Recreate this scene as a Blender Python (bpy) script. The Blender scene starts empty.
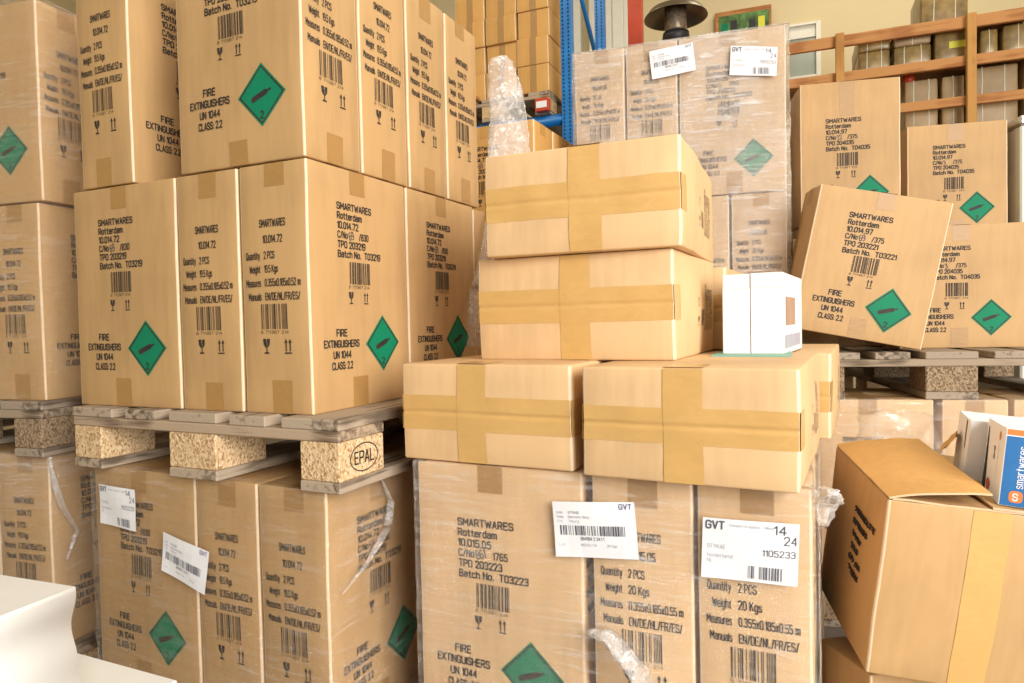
import bpy, math, random
from mathutils import Vector, Matrix, Euler, noise
random.seed(4)
sc = bpy.context.scene
COL = sc.collection
PI = math.pi

# ------------------------------------------------------------------ materials
def nt(name):
    m = bpy.data.materials.new(name); m.use_nodes = True
    t = m.node_tree; b = t.nodes['Principled BSDF']
    return m, t, b
def N(t, typ, **kw):
    n = t.nodes.new(typ)
    for k, v in kw.items():
        if k in n.inputs: n.inputs[k].default_value = v
        else: setattr(n, k, v)
    return n
def L(t, a, b): t.links.new(a, b)
def coords(t, scale=(1, 1, 1)):
    c = N(t, 'ShaderNodeTexCoord'); m = N(t, 'ShaderNodeMapping')
    m.inputs['Scale'].default_value = scale
    L(t, c.outputs['Object'], m.inputs['Vector']); return m.outputs['Vector']
def ramp(t, src, stops):
    r = N(t, 'ShaderNodeValToRGB'); e = r.color_ramp.elements
    e[0].position, e[0].color = stops[0][0], (*stops[0][1], 1)
    e[1].position, e[1].color = stops[-1][0], (*stops[-1][1], 1)
    for p, c in stops[1:-1]:
        x = e.new(p); x.color = (*c, 1)
    L(t, src, r.inputs['Fac']); return r.outputs['Color']
def bump(t, b, src, strength, dist=0.002):
    n = N(t, 'ShaderNodeBump'); n.inputs['Strength'].default_value = strength; n.inputs['Distance'].default_value = dist
    L(t, src, n.inputs['Height']); L(t, n.outputs['Normal'], b.inputs['Normal']); return n
def mul(c, f): return tuple(min(1, x * f) for x in c)

def cardboard(name, c, flute='X'):
    m, t, b = nt(name)
    n1 = N(t, 'ShaderNodeTexNoise', Scale=5.0, Detail=4.0); L(t, coords(t), n1.inputs['Vector'])
    n2 = N(t, 'ShaderNodeTexNoise', Scale=60.0, Detail=3.0)
    L(t, coords(t, (1, 1, .12) if flute == 'X' else (.12, 1, 1)), n2.inputs['Vector'])
    n3 = N(t, 'ShaderNodeTexNoise', Scale=900.0, Detail=1.0); L(t, coords(t), n3.inputs['Vector'])
    a = N(t, 'ShaderNodeMath', operation='ADD'); L(t, n1.outputs['Fac'], a.inputs[0])
    k = N(t, 'ShaderNodeMath', operation='MULTIPLY'); L(t, n2.outputs['Fac'], k.inputs[0]); k.inputs[1].default_value = .55
    L(t, k.outputs[0], a.inputs[1])
    oi = N(t, 'ShaderNodeObjectInfo'); k2 = N(t, 'ShaderNodeMath', operation='MULTIPLY'); L(t, oi.outputs['Random'], k2.inputs[0]); k2.inputs[1].default_value = .22
    a2 = N(t, 'ShaderNodeMath', operation='ADD'); L(t, a.outputs[0], a2.inputs[0]); L(t, k2.outputs[0], a2.inputs[1])
    col = ramp(t, a2.outputs[0], [(.55, mul(c, .86)), (.85, c), (1.0, mul(c, 1.07))])
    L(t, col, b.inputs['Base Color'])
    b.inputs['Roughness'].default_value = .62; b.inputs['Specular IOR Level'].default_value = .35
    a3 = N(t, 'ShaderNodeMath', operation='ADD'); L(t, k.outputs[0], a3.inputs[0]); L(t, n3.outputs['Fac'], a3.inputs[1])
    bump(t, b, a3.outputs[0], .22, .0006)
    return m
def plain(name, c, rough=.5, spec=.5, metal=0, noise_s=0, amt=.12, bmp=0):
    m, t, b = nt(name)
    b.inputs['Roughness'].default_value = rough; b.inputs['Metallic'].default_value = metal
    b.inputs['Specular IOR Level'].default_value = spec
    n = N(t, 'ShaderNodeTexNoise', Scale=noise_s or 12.0, Detail=4.0); L(t, coords(t), n.inputs['Vector'])
    L(t, ramp(t, n.outputs['Fac'], [(.3, mul(c, 1 - amt)), (.7, mul(c, 1 + amt * .4))]), b.inputs['Base Color'])
    if bmp: bump(t, b, n.outputs['Fac'], bmp, .003)
    return m
def tape_mat(name, c, bmp=.5, rough=.22):
    m, t, b = nt(name)
    n = N(t, 'ShaderNodeTexNoise', Scale=26.0, Detail=3.0, Distortion=1.2); L(t, coords(t, (1, 1, 2.2)), n.inputs['Vector'])
    L(t, ramp(t, n.outputs['Fac'], [(.3, mul(c, .96)), (.7, mul(c, 1.03))]), b.inputs['Base Color'])
    b.inputs['Roughness'].default_value = rough; b.inputs['Specular IOR Level'].default_value = .5
    bump(t, b, n.outputs['Fac'], bmp, .003); return m
def wood(name, c1, c2, axis='X', scale=14, rough=.75):
    m, t, b = nt(name)
    s = {'X': (.06, 1, 1), 'Y': (1, .06, 1), 'Z': (1, 1, .06)}[axis]
    n = N(t, 'ShaderNodeTexNoise', Scale=scale * 4.0, Detail=6.0, Distortion=.5); L(t, coords(t, s), n.inputs['Vector'])
    n2 = N(t, 'ShaderNodeTexNoise', Scale=5.0, Detail=2.0); L(t, coords(t), n2.inputs['Vector'])
    a = N(t, 'ShaderNodeMath', operation='ADD'); L(t, n.outputs['Fac'], a.inputs[0]); L(t, n2.outputs['Fac'], a.inputs[1])
    L(t, ramp(t, a.outputs[0], [(.82, c1), (1.12, c2)]), b.inputs['Base Color'])
    b.inputs['Roughness'].default_value = rough; b.inputs['Specular IOR Level'].default_value = .25
    bump(t, b, n.outputs['Fac'], .5, .002); return m
def chip(name, cs):
    m, t, b = nt(name)
    v = N(t, 'ShaderNodeTexVoronoi', Scale=280.0); L(t, coords(t, (1, 1, .7)), v.inputs['Vector'])
    sp = N(t, 'ShaderNodeSeparateColor'); L(t, v.outputs['Color'], sp.inputs[0])
    L(t, ramp(t, sp.outputs[0], [(0, cs[0]), (.4, cs[1]), (1, cs[2])]), b.inputs['Base Color'])
    b.inputs['Roughness'].default_value = .85; b.inputs['Specular IOR Level'].default_value = .2
    bump(t, b, v.outputs['Distance'], .4, .002); return m
def film_mat(name, haze=.07, streak=.35, bscale=7.0, bstr=.6, stretch=(1, 1, 9), rough=.13, tint=(1, 1, 1)):
    m, t, b = nt(name); t.nodes.remove(b)
    out = t.nodes['Material Output']
    tr = N(t, 'ShaderNodeBsdfTransparent'); tr.inputs[0].default_value = (1, .995, .99, 1)
    gl = N(t, 'ShaderNodeBsdfGlossy', Roughness=rough); gl.inputs[0].default_value = (1, 1, 1, 1)
    df = N(t, 'ShaderNodeBsdfDiffuse'); df.inputs[0].default_value = (.9 * tint[0], .88 * tint[1], .86 * tint[2], 1)
    n = N(t, 'ShaderNodeTexNoise', Scale=bscale, Detail=6.0, Distortion=.6, Roughness=.62); L(t, coords(t, stretch), n.inputs['Vector'])
    w = N(t, 'ShaderNodeTexNoise', Scale=4.0, Detail=3.0, Distortion=1.0); L(t, coords(t), w.inputs['Vector'])
    bp = N(t, 'ShaderNodeBump', Strength=bstr, Distance=.02); L(t, n.outputs['Fac'], bp.inputs['Height'])
    L(t, bp.outputs[0], gl.inputs['Normal'])
    lw = N(t, 'ShaderNodeLayerWeight'); pw = N(t, 'ShaderNodeMath', operation='POWER'); L(t, lw.outputs['Facing'], pw.inputs[0]); pw.inputs[1].default_value = 4.0
    fr = N(t, 'ShaderNodeMath', operation='MULTIPLY_ADD'); L(t, pw.outputs[0], fr.inputs[0]); fr.inputs[1].default_value = .8; fr.inputs[2].default_value = .09
    mx = N(t, 'ShaderNodeMixShader'); L(t, fr.outputs[0], mx.inputs[0]); L(t, tr.outputs[0], mx.inputs[1]); L(t, gl.outputs[0], mx.inputs[2])
    # stretched film turns milky in streaks where its layers overlap
    r = N(t, 'ShaderNodeMapRange'); r.inputs['From Min'].default_value = .5; r.inputs['From Max'].default_value = .78
    r.inputs['To Min'].default_value = haze * .5; r.inputs['To Max'].default_value = haze + streak
    L(t, n.outputs['Fac'], r.inputs['Value'])
    r2 = N(t, 'ShaderNodeMapRange'); r2.inputs['From Min'].default_value = .4; r2.inputs['From Max'].default_value = .75
    r2.inputs['To Min'].default_value = .35; r2.inputs['To Max'].default_value = 1.6
    L(t, w.outputs['Fac'], r2.inputs['Value'])
    q = N(t, 'ShaderNodeMath', operation='MULTIPLY'); L(t, r.outputs[0], q.inputs[0]); L(t, r2.outputs[0], q.inputs[1]); q.use_clamp = True
    m2 = N(t, 'ShaderNodeMixShader'); L(t, q.outputs[0], m2.inputs[0]); L(t, mx.outputs[0], m2.inputs[1]); L(t, df.outputs[0], m2.inputs[2])
    L(t, m2.outputs[0], out.inputs['Surface']); return m

M = {}
M['card'] = cardboard('cardboard_tan', (.50, .308, .135))
M['card_dull'] = cardboard('cardboard_dull', (.54, .37, .215))
M['card_pale'] = cardboard('cardboard_pale', (.68, .45, .235))
M['card_gold'] = cardboard('cardboard_golden', (.60, .33, .10))
M['edge'] = plain('crease_wear_highlight', (.80, .62, .42), .6, amt=.1, noise_s=30)  # paler corner strips: crease wear with an edge highlight painted in
M['inner'] = plain('board_edge', (.66, .48, .29), .8, amt=.1)
M['ink'] = plain('stamp_ink', (.035, .026, .022), .7, amt=.5, noise_s=70)
M['pen'] = plain('pen_ink', (.05, .05, .09), .7)
M['green'] = plain('hazard_green', (.004, .215, .105), .6, .2, amt=.12, noise_s=8)
M['seam'] = plain('seam_shadow_gap', (.20, .11, .05), .9)
M['tape'] = tape_mat('brown_tape', (.55, .30, .085))
M['tape_dull'] = tape_mat('brown_tape_dull', (.39, .215, .07), .25, .45)
M['tape_gold'] = tape_mat('golden_tape', (.62, .375, .13), .16, .3)
M['paper'] = plain('label_paper', (.82, .82, .84), .6, amt=.03)
M['grey_ink'] = plain('grey_ink', (.10, .10, .13), .7)
M['faint_ink'] = plain('faint_ink', (.42, .42, .48), .7)
M['blue_ink'] = plain('blue_ink', (.05, .06, .22), .7)
M['wood_x'] = wood('pallet_wood_across', (.15, .10, .065), (.43, .32, .22), 'X')
M['wood_y'] = wood('pallet_wood_along', (.13, .095, .065), (.42, .33, .24), 'Y')
M['old_x'] = wood('old_wood_across', (.10, .07, .045), (.34, .26, .18), 'X')
M['old_y'] = wood('old_wood_along', (.10, .07, .05), (.34, .27, .20), 'Y')
M['chip'] = chip('pressed_chip_block', [(.34, .19, .09), (.62, .42, .22), (.78, .60, .38)])
M['chip_dark'] = chip('pressed_chip_block_dark', [(.11, .07, .04), (.26, .18, .11), (.40, .29, .18)])
M['film'] = film_mat('stretch_film', .03, .20, 9.0, 1.0, rough=.09)
M['film_hazy'] = film_mat('stretch_film_hazy', .36, .30, 9.0, .9)
M['film_soft'] = film_mat('stretch_film_soft', .10, .24, 11.0, 1.0, rough=.09)
M['crumple'] = film_mat('crumpled_film', .34, .65, 26.0, 1.0, (1, 1, 2.2), .16)
M['bubble'] = film_mat('bubble_film', .40, .7, 60.0, 1.0, (1, 1, 1), .25)
M['bag'] = film_mat('plastic_bag_film', .16, .42, 9.0, .9, (1, 1, 1), .15)
M['white'] = plain('white_board', (.84, .84, .83), .5, amt=.03)
M['white_top'] = plain('white_laminate', (.72, .71, .69), .4, amt=.03)
M['white_dull'] = plain('off_white_panel', (.62, .61, .53), .4, amt=.05)
M['chrome'] = plain('brushed_metal', (.7, .7, .68), .28, metal=.9)
M['blue_steel'] = plain('blue_rack_steel', (.012, .19, .55), .35, amt=.2)
M['dark'] = plain('dark_hole', (.01, .015, .02), .8)
M['orange'] = plain('orange_print', (.80, .20, .035), .5)
M['blue_print'] = plain('blue_print', (.025, .16, .42), .35, amt=.35, noise_s=9)
M['red'] = plain('red_paint', (.55, .06, .02), .4)
M['frame_wood'] = wood('rail_wood', (.36, .145, .05), (.50, .24, .085), 'X', 8)
M['frame_wood_z'] = wood('post_wood', (.40, .19, .055), (.52, .27, .08), 'Z', 8)
M['bundle'] = plain('wrapped_bundle', (.30, .20, .065), .3, amt=.5, noise_s=16, bmp=.5)
M['bundle_pink'] = plain('strapped_parcel', (.40, .27, .13), .45, amt=.25, noise_s=8)
M['strap'] = plain('white_strap', (.66, .60, .44), .4)
M['yellow'] = plain('yellow_print', (.75, .70, .05), .5)
M['heater'] = plain('dark_bronze_metal', (.16, .12, .07), .35, metal=.6, noise_s=20)
M['heater_mesh'] = plain('burner_mesh', (.34, .26, .18), .4, metal=.5, noise_s=40, amt=.5)
M['black'] = plain('black_plastic', (.02, .018, .02), .5)
M['wall'] = plain('cream_wall', (.68, .565, .34), .9, amt=.05, noise_s=1.5)
M['wall_pale'] = plain('pale_wall_profile', (.80, .78, .68), .6, amt=.06)
M['floor'] = plain('concrete_floor', (.20, .17, .14), .7, amt=.3, noise_s=4)
M['ceiling'] = plain('ceiling_panel', (.75, .72, .62), .9)
M['teal'] = plain('green_folder', (.22, .42, .33), .5)
M['brown_print'] = plain('brown_print', (.45, .28, .19), .6)
M['glass'] = plain('frosted_glass', (.33, .37, .31), .18, spec=.6, amt=.15, noise_s=3)
M['foliage'] = plain('foliage_print', (.10, .22, .05), .6, amt=.9, noise_s=14)

# ------------------------------------------------------------------ mesh builder
class MB:
    def __init__(s): s.v = []; s.f = []; s.m = []; s.sm = []; s.mats = []
    def mi(s, mat):
        if mat not in s.mats: s.mats.append(mat)
        return s.mats.index(mat)
    def add(s, vs, fs, mat, smooth=False):
        o = len(s.v); s.v += [tuple(p) for p in vs]; i = s.mi(mat)
        for f in fs: s.f.append(tuple(o + k for k in f)); s.m.append(i); s.sm.append(smooth)
    def grid(s, fn, us, vs, mat, smooth=True, flip=False):
        P = [fn(u, v) for v in vs for u in us]; n = len(us); F = []
        for j in range(len(vs) - 1):
            for i in range(n - 1):
                q = (j * n + i, j * n + i + 1, (j + 1) * n + i + 1, (j + 1) * n + i)
                F.append(q[::-1] if flip else q)
        s.add(P, F, mat, smooth)
    def box(s, x0, x1, y0, y1, z0, z1, mat, bev=.0):
        b = min(bev, (x1 - x0) * .3, (y1 - y0) * .3, (z1 - z0) * .3)
        if b <= 0:
            V = [(x, y, z) for z in (z0, z1) for y in (y0, y1) for x in (x0, x1)]
            s.add(V, [(0, 2, 3, 1), (4, 5, 7, 6), (0, 1, 5, 4), (2, 6, 7, 3), (0, 4, 6, 2), (1, 3, 7, 5)], mat); return
        V = []; idx = {}
        for sx in (0, 1):
            for sy in (0, 1):
                for sz in (0, 1):
                    X = (x0, x1)[sx]; Y = (y0, y1)[sy]; Z = (z0, z1)[sz]
                    ix = X + (b, -b)[sx]; iy = Y + (b, -b)[sy]; iz = Z + (b, -b)[sz]
                    idx[sx, sy, sz, 0] = len(V); V.append((X, iy, iz))
                    idx[sx, sy, sz, 1] = len(V); V.append((ix, Y, iz))
                    idx[sx, sy, sz, 2] = len(V); V.append((ix, iy, Z))
        F = []
        g = lambda a, bb, c, k: idx[a, bb, c, k]
        F.append((g(0, 0, 0, 0), g(0, 0, 1, 0), g(0, 1, 1, 0), g(0, 1, 0, 0))); F.append((g(1, 0, 0, 0), g(1, 1, 0, 0), g(1, 1, 1, 0), g(1, 0, 1, 0)))
        F.append((g(0, 0, 0, 1), g(1, 0, 0, 1), g(1, 0, 1, 1), g(0, 0, 1, 1))); F.append((g(0, 1, 0, 1), g(0, 1, 1, 1), g(1, 1, 1, 1), g(1, 1, 0, 1)))
        F.append((g(0, 0, 0, 2), g(0, 1, 0, 2), g(1, 1, 0, 2), g(1, 0, 0, 2))); F.append((g(0, 0, 1, 2), g(1, 0, 1, 2), g(1, 1, 1, 2), g(0, 1, 1, 2)))
        for a in (0, 1):
            for c in (0, 1):
                F.append((g(a, c, 0, 0), g(a, c, 1, 0), g(a, c, 1, 1), g(a, c, 0, 1)))
                F.append((g(a, 0, c, 0), g(a, 1, c, 0), g(a, 1, c, 2), g(a, 0, c, 2)))
                F.append((g(0, a, c, 1), g(1, a, c, 1), g(1, a, c, 2), g(0, a, c, 2)))
        for a in (0, 1):
            for c in (0, 1):
                for e in (0, 1): F.append((g(a, c, e, 0), g(a, c, e, 1), g(a, c, e, 2)))
        s.add(V, F, mat)
    def tube(s, pts, rads, mat, n=16, squash=1.0, cap=True, wob=None):
        pts = [Vector(p) for p in pts]; V = []; F = []
        for i, p in enumerate(pts):
            d = (pts[min(i + 1, len(pts) - 1)] - pts[max(i - 1, 0)]).normalized()
            up = Vector((0, 0, 1)) if abs(d.z) < .9 else Vector((0, 1, 0))
            a = d.cross(up).normalized(); b = a.cross(d).normalized(); r = rads[i] if hasattr(rads, '__len__') else rads
            for k in range(n):
                t = 2 * PI * k / n; w = wob(i, k) if wob else 1
                V.append(p + a * math.cos(t) * r * w + b * math.sin(t) * r * w * squash)
        for i in range(len(pts) - 1):
            for k in range(n):
                F.append((i * n + k, i * n + (k + 1) % n, (i + 1) * n + (k + 1) % n, (i + 1) * n + k))
        if cap: F.append(tuple(range(n))[::-1]); F.append(tuple((len(pts) - 1) * n + k for k in range(n)))
        s.add(V, F, mat, True)
    def lathe(s, prof, mat, n=40, c=(0, 0)):
        V = [(c[0] + r * math.cos(2 * PI * k / n), c[1] + r * math.sin(2 * PI * k / n), z) for r, z in prof for k in range(n)]
        F = [(i * n + k, i * n + (k + 1) % n, (i + 1) * n + (k + 1) % n, (i + 1) * n + k) for i in range(len(prof) - 1) for k in range(n)]
        s.add(V, F, mat, True)
    def mesh(s, name, weld=False):
        me = bpy.data.meshes.new(name); me.from_pydata(s.v, [], s.f)
        for m in s.mats: me.materials.append(M[m])
        me.polygons.foreach_set('material_index', s.m); me.polygons.foreach_set('use_smooth', s.sm)
        if weld:
            import bmesh
            bm = bmesh.new(); bm.from_mesh(me); bmesh.ops.remove_doubles(bm, verts=bm.verts, dist=1e-5)
            bmesh.ops.recalc_face_normals(bm, faces=bm.faces); bm.to_mesh(me); bm.free()
        me.update(); return me
    def obj(s, name, parent=None, weld=False):
        return link(name, s.mesh(name, weld), parent)
def link(name, me, parent=None):
    o = bpy.data.objects.new(name, me); COL.objects.link(o)
    if parent: o.parent = parent
    return o
def empty(name, loc=(0, 0, 0), rot=(0, 0, 0)):
    o = bpy.data.objects.new(name, None); COL.objects.link(o); o.location = loc; o.rotation_euler = rot
    o.empty_display_size = .05; return o
def tag(o, label, cat, group=None, kind=None):
    if label: o['label'] = label
    if cat: o['category'] = cat
    if group: o['group'] = group
    if kind: o['kind'] = kind
    return o
def copy_tree(o, parent=None):
    c = o.copy(); COL.objects.link(c); c.parent = parent
    for ch in list(o.children): copy_tree(ch, c)
    return c

# ------------------------------------------------------------------ lettering
def _g(t): return [[tuple(float(c) for c in p.split(',')) for p in q.split()] for q in t.split('|')]
GL = {k: _g(v) for k, v in {
'A': '0,0 .3,1 .6,0|.1,.3 .5,.3', 'B': '0,0 0,1 .42,1 .55,.88 .55,.65 .42,.53 0,.53|.42,.53 .6,.4 .6,.13 .45,0 0,0',
'C': '.6,.76 .6,.85 .45,1 .15,1 0,.85 0,.15 .15,0 .45,0 .6,.15 .6,.24', 'D': '0,0 0,1 .4,1 .6,.8 .6,.2 .4,0 0,0',
'E': '.52,1 0,1 0,0 .52,0|0,.52 .46,.52', 'F': '.52,1 0,1 0,0|0,.52 .44,.52', 'G': '.6,.78 .6,.85 .45,1 .15,1 0,.85 0,.15 .15,0 .45,0 .6,.15 .6,.48 .34,.48',
'H': '0,0 0,1|.6,0 .6,1|0,.52 .6,.52', 'I': '0,0 0,1', 'J': '.45,1 .45,.15 .3,0 .15,0 0,.15', 'K': '0,0 0,1|.58,1 0,.42|.18,.6 .6,0', 'L': '0,1 0,0 .5,0',
'M': '0,0 0,1 .36,.35 .72,1 .72,0', 'N': '0,0 0,1 .58,0 .58,1', 'O': '.15,0 0,.15 0,.85 .15,1 .45,1 .6,.85 .6,.15 .45,0 .15,0',
'P': '0,0 0,1 .45,1 .6,.86 .6,.6 .45,.46 0,.46', 'Q': '.15,0 0,.15 0,.85 .15,1 .45,1 .6,.85 .6,.15 .45,0 .15,0|.38,.25 .62,-.05',
'R': '0,0 0,1 .45,1 .58,.86 .58,.62 .45,.48 0,.48|.33,.48 .6,0', 'S': '.58,.8 .58,.86 .44,1 .15,1 0,.86 0,.66 .13,.54 .45,.48 .6,.36 .6,.14 .45,0 .14,0 0,.14 0,.22',
'T': '0,1 .6,1|.3,1 .3,0', 'U': '0,1 0,.15 .15,0 .45,0 .6,.15 .6,1', 'V': '0,1 .3,0 .6,1', 'W': '0,1 .2,0 .42,.8 .64,0 .84,1', 'X': '0,0 .6,1|0,1 .6,0', 'Y': '0,1 .3,.48 .6,1|.3,.48 .3,0', 'Z': '0,1 .58,1 0,0 .58,0',
'0': '.15,0 0,.15 0,.85 .15,1 .4,1 .55,.85 .55,.15 .4,0 .15,0', '1': '0,.78 .2,1 .2,0', '2': '0,.78 0,.86 .14,1 .4,1 .54,.86 .54,.64 0,0 .56,0',
'3': '0,.85 .14,1 .4,1 .54,.87 .54,.66 .4,.53 .2,.53|.4,.53 .56,.4 .56,.14 .42,0 .14,0 0,.14', '4': '.42,0 .42,1 0,.3 .58,.3', '5': '.52,1 .05,1 .02,.55 .4,.6 .55,.46 .55,.14 .4,0 .14,0 0,.14',
'6': '.5,1 .2,1 0,.78 0,.14 .14,0 .4,0 .55,.14 .55,.44 .4,.58 0,.52', '7': '0,1 .55,1 .2,0', '8': '.14,0 0,.14 0,.4 .14,.53 .4,.53 .52,.66 .52,.87 .4,1 .14,1 .02,.87 .02,.66 .14,.53|.4,.53 .55,.4 .55,.14 .4,0 .14,0',
'9': '.05,0 .35,0 .55,.22 .55,.86 .41,1 .15,1 0,.86 0,.56 .15,.42 .55,.48', '.': '0,0 .04,.04', ':': '0,.06 .03,.1|0,.56 .03,.6', '/': '0,-.06 .42,1.06', '-': '0,.45 .35,.45', '&': '.5,0 .1,.7 .3,1 .4,.8 0,.3 .2,0 .5,.35',
'a': '.04,.62 .14,.7 .36,.7 .48,.6 .48,0|.48,.4 .14,.4 0,.3 0,.1 .12,0 .34,0 .48,.1', 'b': '0,1 0,0|0,.6 .14,.7 .36,.7 .5,.58 .5,.12 .36,0 .14,0 0,.1', 'c': '.48,.56 .36,.7 .14,.7 0,.56 0,.14 .14,0 .36,0 .48,.14',
'd': '.5,1 .5,0|.5,.6 .36,.7 .14,.7 0,.58 0,.12 .14,0 .36,0 .5,.1', 'e': '.02,.37 .5,.37 .5,.58 .37,.7 .14,.7 0,.57 0,.13 .14,0 .38,0 .48,.1', 'f': '.4,1 .26,1 .15,.88 .15,0|0,.68 .34,.68',
'g': '.5,.7 .5,-.16 .38,-.28 .12,-.28 .03,-.2|.5,.6 .36,.7 .14,.7 0,.58 0,.14 .14,.02 .36,.02 .5,.12', 'h': '0,1 0,0|0,.55 .16,.7 .36,.7 .48,.58 .48,0', 'i': '0,.7 0,0|0,.92 0,.98', 'k': '0,1 0,0|.45,.7 0,.28|.14,.4 .47,0', 'l': '0,1 0,0',
'm': '0,.7 0,0|0,.58 .12,.7 .26,.7 .36,.6 .36,0|.36,.58 .5,.7 .62,.7 .74,.6 .74,0', 'n': '0,.7 0,0|0,.55 .16,.7 .36,.7 .48,.58 .48,0', 'o': '.14,0 0,.14 0,.56 .14,.7 .36,.7 .5,.56 .5,.14 .36,0 .14,0', 'p': '0,.7 0,-.28|0,.6 .14,.7 .36,.7 .5,.58 .5,.12 .36,0 .14,0 0,.1',
'r': '0,.7 0,0|0,.5 .16,.68 .32,.7', 's': '.44,.58 .34,.7 .12,.7 0,.6 0,.46 .12,.37 .34,.34 .46,.26 .46,.1 .34,0 .12,0 0,.12', 't': '.16,.95 .16,.12 .27,0 .38,.0|0,.68 .36,.68', 'u': '0,.7 0,.14 .13,0 .32,0 .48,.14|.48,.7 .48,0',
'v': '0,.7 .24,0 .48,.7', 'w': '0,.7 .18,0 .36,.6 .54,0 .72,.7', 'x': '0,0 .44,.7|0,.7 .44,0', 'y': '0,.7 .25,.02|.5,.7 .2,-.28 .06,-.28', 'z': '0,.7 .44,.7 0,0 .46,0'}.items()}
def T_(art, s, u, v, size, mat='ink', xs=1.0, bold=.02, align='LEFT', width=None, rot=0, slant=0):
    """plain stroke lettering: cap height = .72 size"""
    H = size * .72; x = 0; L_ = []
    for ch in s:
        if ch == ' ': x += .42; continue
        g = GL.get(ch)
        if not g: continue
        for st in g: L_.append([(x + px, py) for px, py in st])
        x += max(px for st in g for px, py in st) + .25
    if not L_: return
    tot = x - .25; kx = (width / tot) if width else H * xs
    hw = H * (.062 + bold * 1.5)
    if align == 'CENTER': off = -tot * kx / 2
    else: off = 0
    hx = min(hw, kx * .112); c, sn = math.cos(rot), math.sin(rot); V = []; F = []
    for st in L_:
        P = [(off + px * kx, py * H) for px, py in st]
        for (x0, y0), (x1, y1) in zip(P, P[1:]):
            dx, dy = x1 - x0, y1 - y0; l = math.hypot(dx, dy) or 1; dx /= l; dy /= l
            ex, ey = dx * hx * .6, dy * hw * .6; nx, ny = -dy * hx, dx * hw; o = len(V)
            V += [(x0 - ex - nx, y0 - ey - ny), (x1 + ex - nx, y1 + ey - ny), (x1 + ex + nx, y1 + ey + ny), (x0 - ex + nx, y0 - ey + ny)]
            F.append((o, o + 1, o + 2, o + 3))
    art.append(([(u + a * c - b * sn, v + a * sn + b * c + slant * a) for a, b in V], F, mat))
def R_(art, u0, u1, v0, v1, mat='ink', nu=1, nv=1):
    V = [(u0 + (u1 - u0) * i / nu, v0 + (v1 - v0) * j / nv) for j in range(nv + 1) for i in range(nu + 1)]
    F = [(j * (nu + 1) + i, j * (nu + 1) + i + 1, (j + 1) * (nu + 1) + i + 1, (j + 1) * (nu + 1) + i) for j in range(nv) for i in range(nu)]
    art.append((V, F, mat))
def poly(art, pts, mat='ink'): art.append((pts, [tuple(range(len(pts)))], mat))
def barcode(art, u, v, w, h, mat='ink', seed=1, n=34):
    r = random.Random(seed); ws = [r.choice((1, 1, 2, 3)) for _ in range(n)]; tot = sum(ws); x = u
    for i, k in enumerate(ws):
        d = k / tot * w
        if i % 2 == 0: R_(art, x, x + d * .92, v, v + h, mat)
        x += d
def glass(art, u, v, s, mat='ink'):     # broken wine glass
    k = s
    poly(art, [(u - .3 * k, v + 1 * k), (u - .26 * k, v + .62 * k), (u - .1 * k, v + .42 * k), (u + .0 * k, v + .40 * k), (u + .02 * k, v + .7 * k), (u - .06 * k, v + .8 * k), (u - .02 * k, v + k)], mat)
    poly(art, [(u + .3 * k, v + 1 * k), (u + .06 * k, v + k), (u + .02 * k, v + .82 * k), (u + .08 * k, v + .68 * k), (u + .04 * k, v + .41 * k), (u + .12 * k, v + .43 * k), (u + .27 * k, v + .62 * k)], mat)
    R_(art, u - .035 * k, u + .045 * k, v + .1 * k, v + .42 * k, mat); R_(art, u - .2 * k, u + .2 * k, v, v + .1 * k, mat)
def arrows(art, u, v, s, mat='ink'):
    for dx in (-.17, .17):
        x = u + dx * s
        poly(art, [(x - .13 * s, v + .72 * s), (x + .13 * s, v + .72 * s), (x, v + s)], mat)
        R_(art, x - .045 * s, x + .045 * s, v + .16 * s, v + .73 * s, mat)
    R_(art, u - .3 * s, u + .3 * s, v, v + .09 * s, mat)
def diamond(art, u, v, r):
    def dia(rr, mat):
        n = 4; V = []; F = []
        for j in range(n + 1):
            for i in range(n + 1):
                a, b = i / n * 2 - 1, j / n * 2 - 1; V.append((u + (a - b) * rr / 2, v + (a + b) * rr / 2))
        F = [(j * (n + 1) + i, j * (n + 1) + i + 1, (j + 1) * (n + 1) + i + 1, (j + 1) * (n + 1) + i) for j in range(n) for i in range(n)]
        return (V, F, mat)
    art.append(dia(r, 'green')); 
    o, i = r * .93, r * .86
    P = [(1, 0), (0, 1), (-1, 0), (0, -1)]
    for k in range(4):
        a, b = P[k], P[(k + 1) % 4]
        art.append(([(u + a[0] * o, v + a[1] * o), (u + b[0] * o, v + b[1] * o), (u + b[0] * i, v + b[1] * i), (u + a[0] * i, v + a[1] * i)], [(0, 1, 2, 3)], 'ink'))
    c, s = math.cos(.35), math.sin(.35)
    rt = lambda x, y: (u + (x * c - y * s) * r, v + (x * s + y * c) * r)
    poly(art, [rt(-.40, -.09), rt(.20, -.09), rt(.20, .09), rt(-.40, .09)][::1])
    poly(art, [rt(-.40, .09), rt(-.45, .05), rt(-.45, -.05), rt(-.40, -.09)]); poly(art, [rt(.20, -.09), rt(.28, -.035), rt(.28, .035), rt(.20, .09)])
    poly(art, [rt(.28, -.035), rt(.42, -.035), rt(.42, .035), rt(.28, .035)])
    T_(art, '2', u - r * .06, v - r * .74, r * .30, bold=.03)

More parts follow.
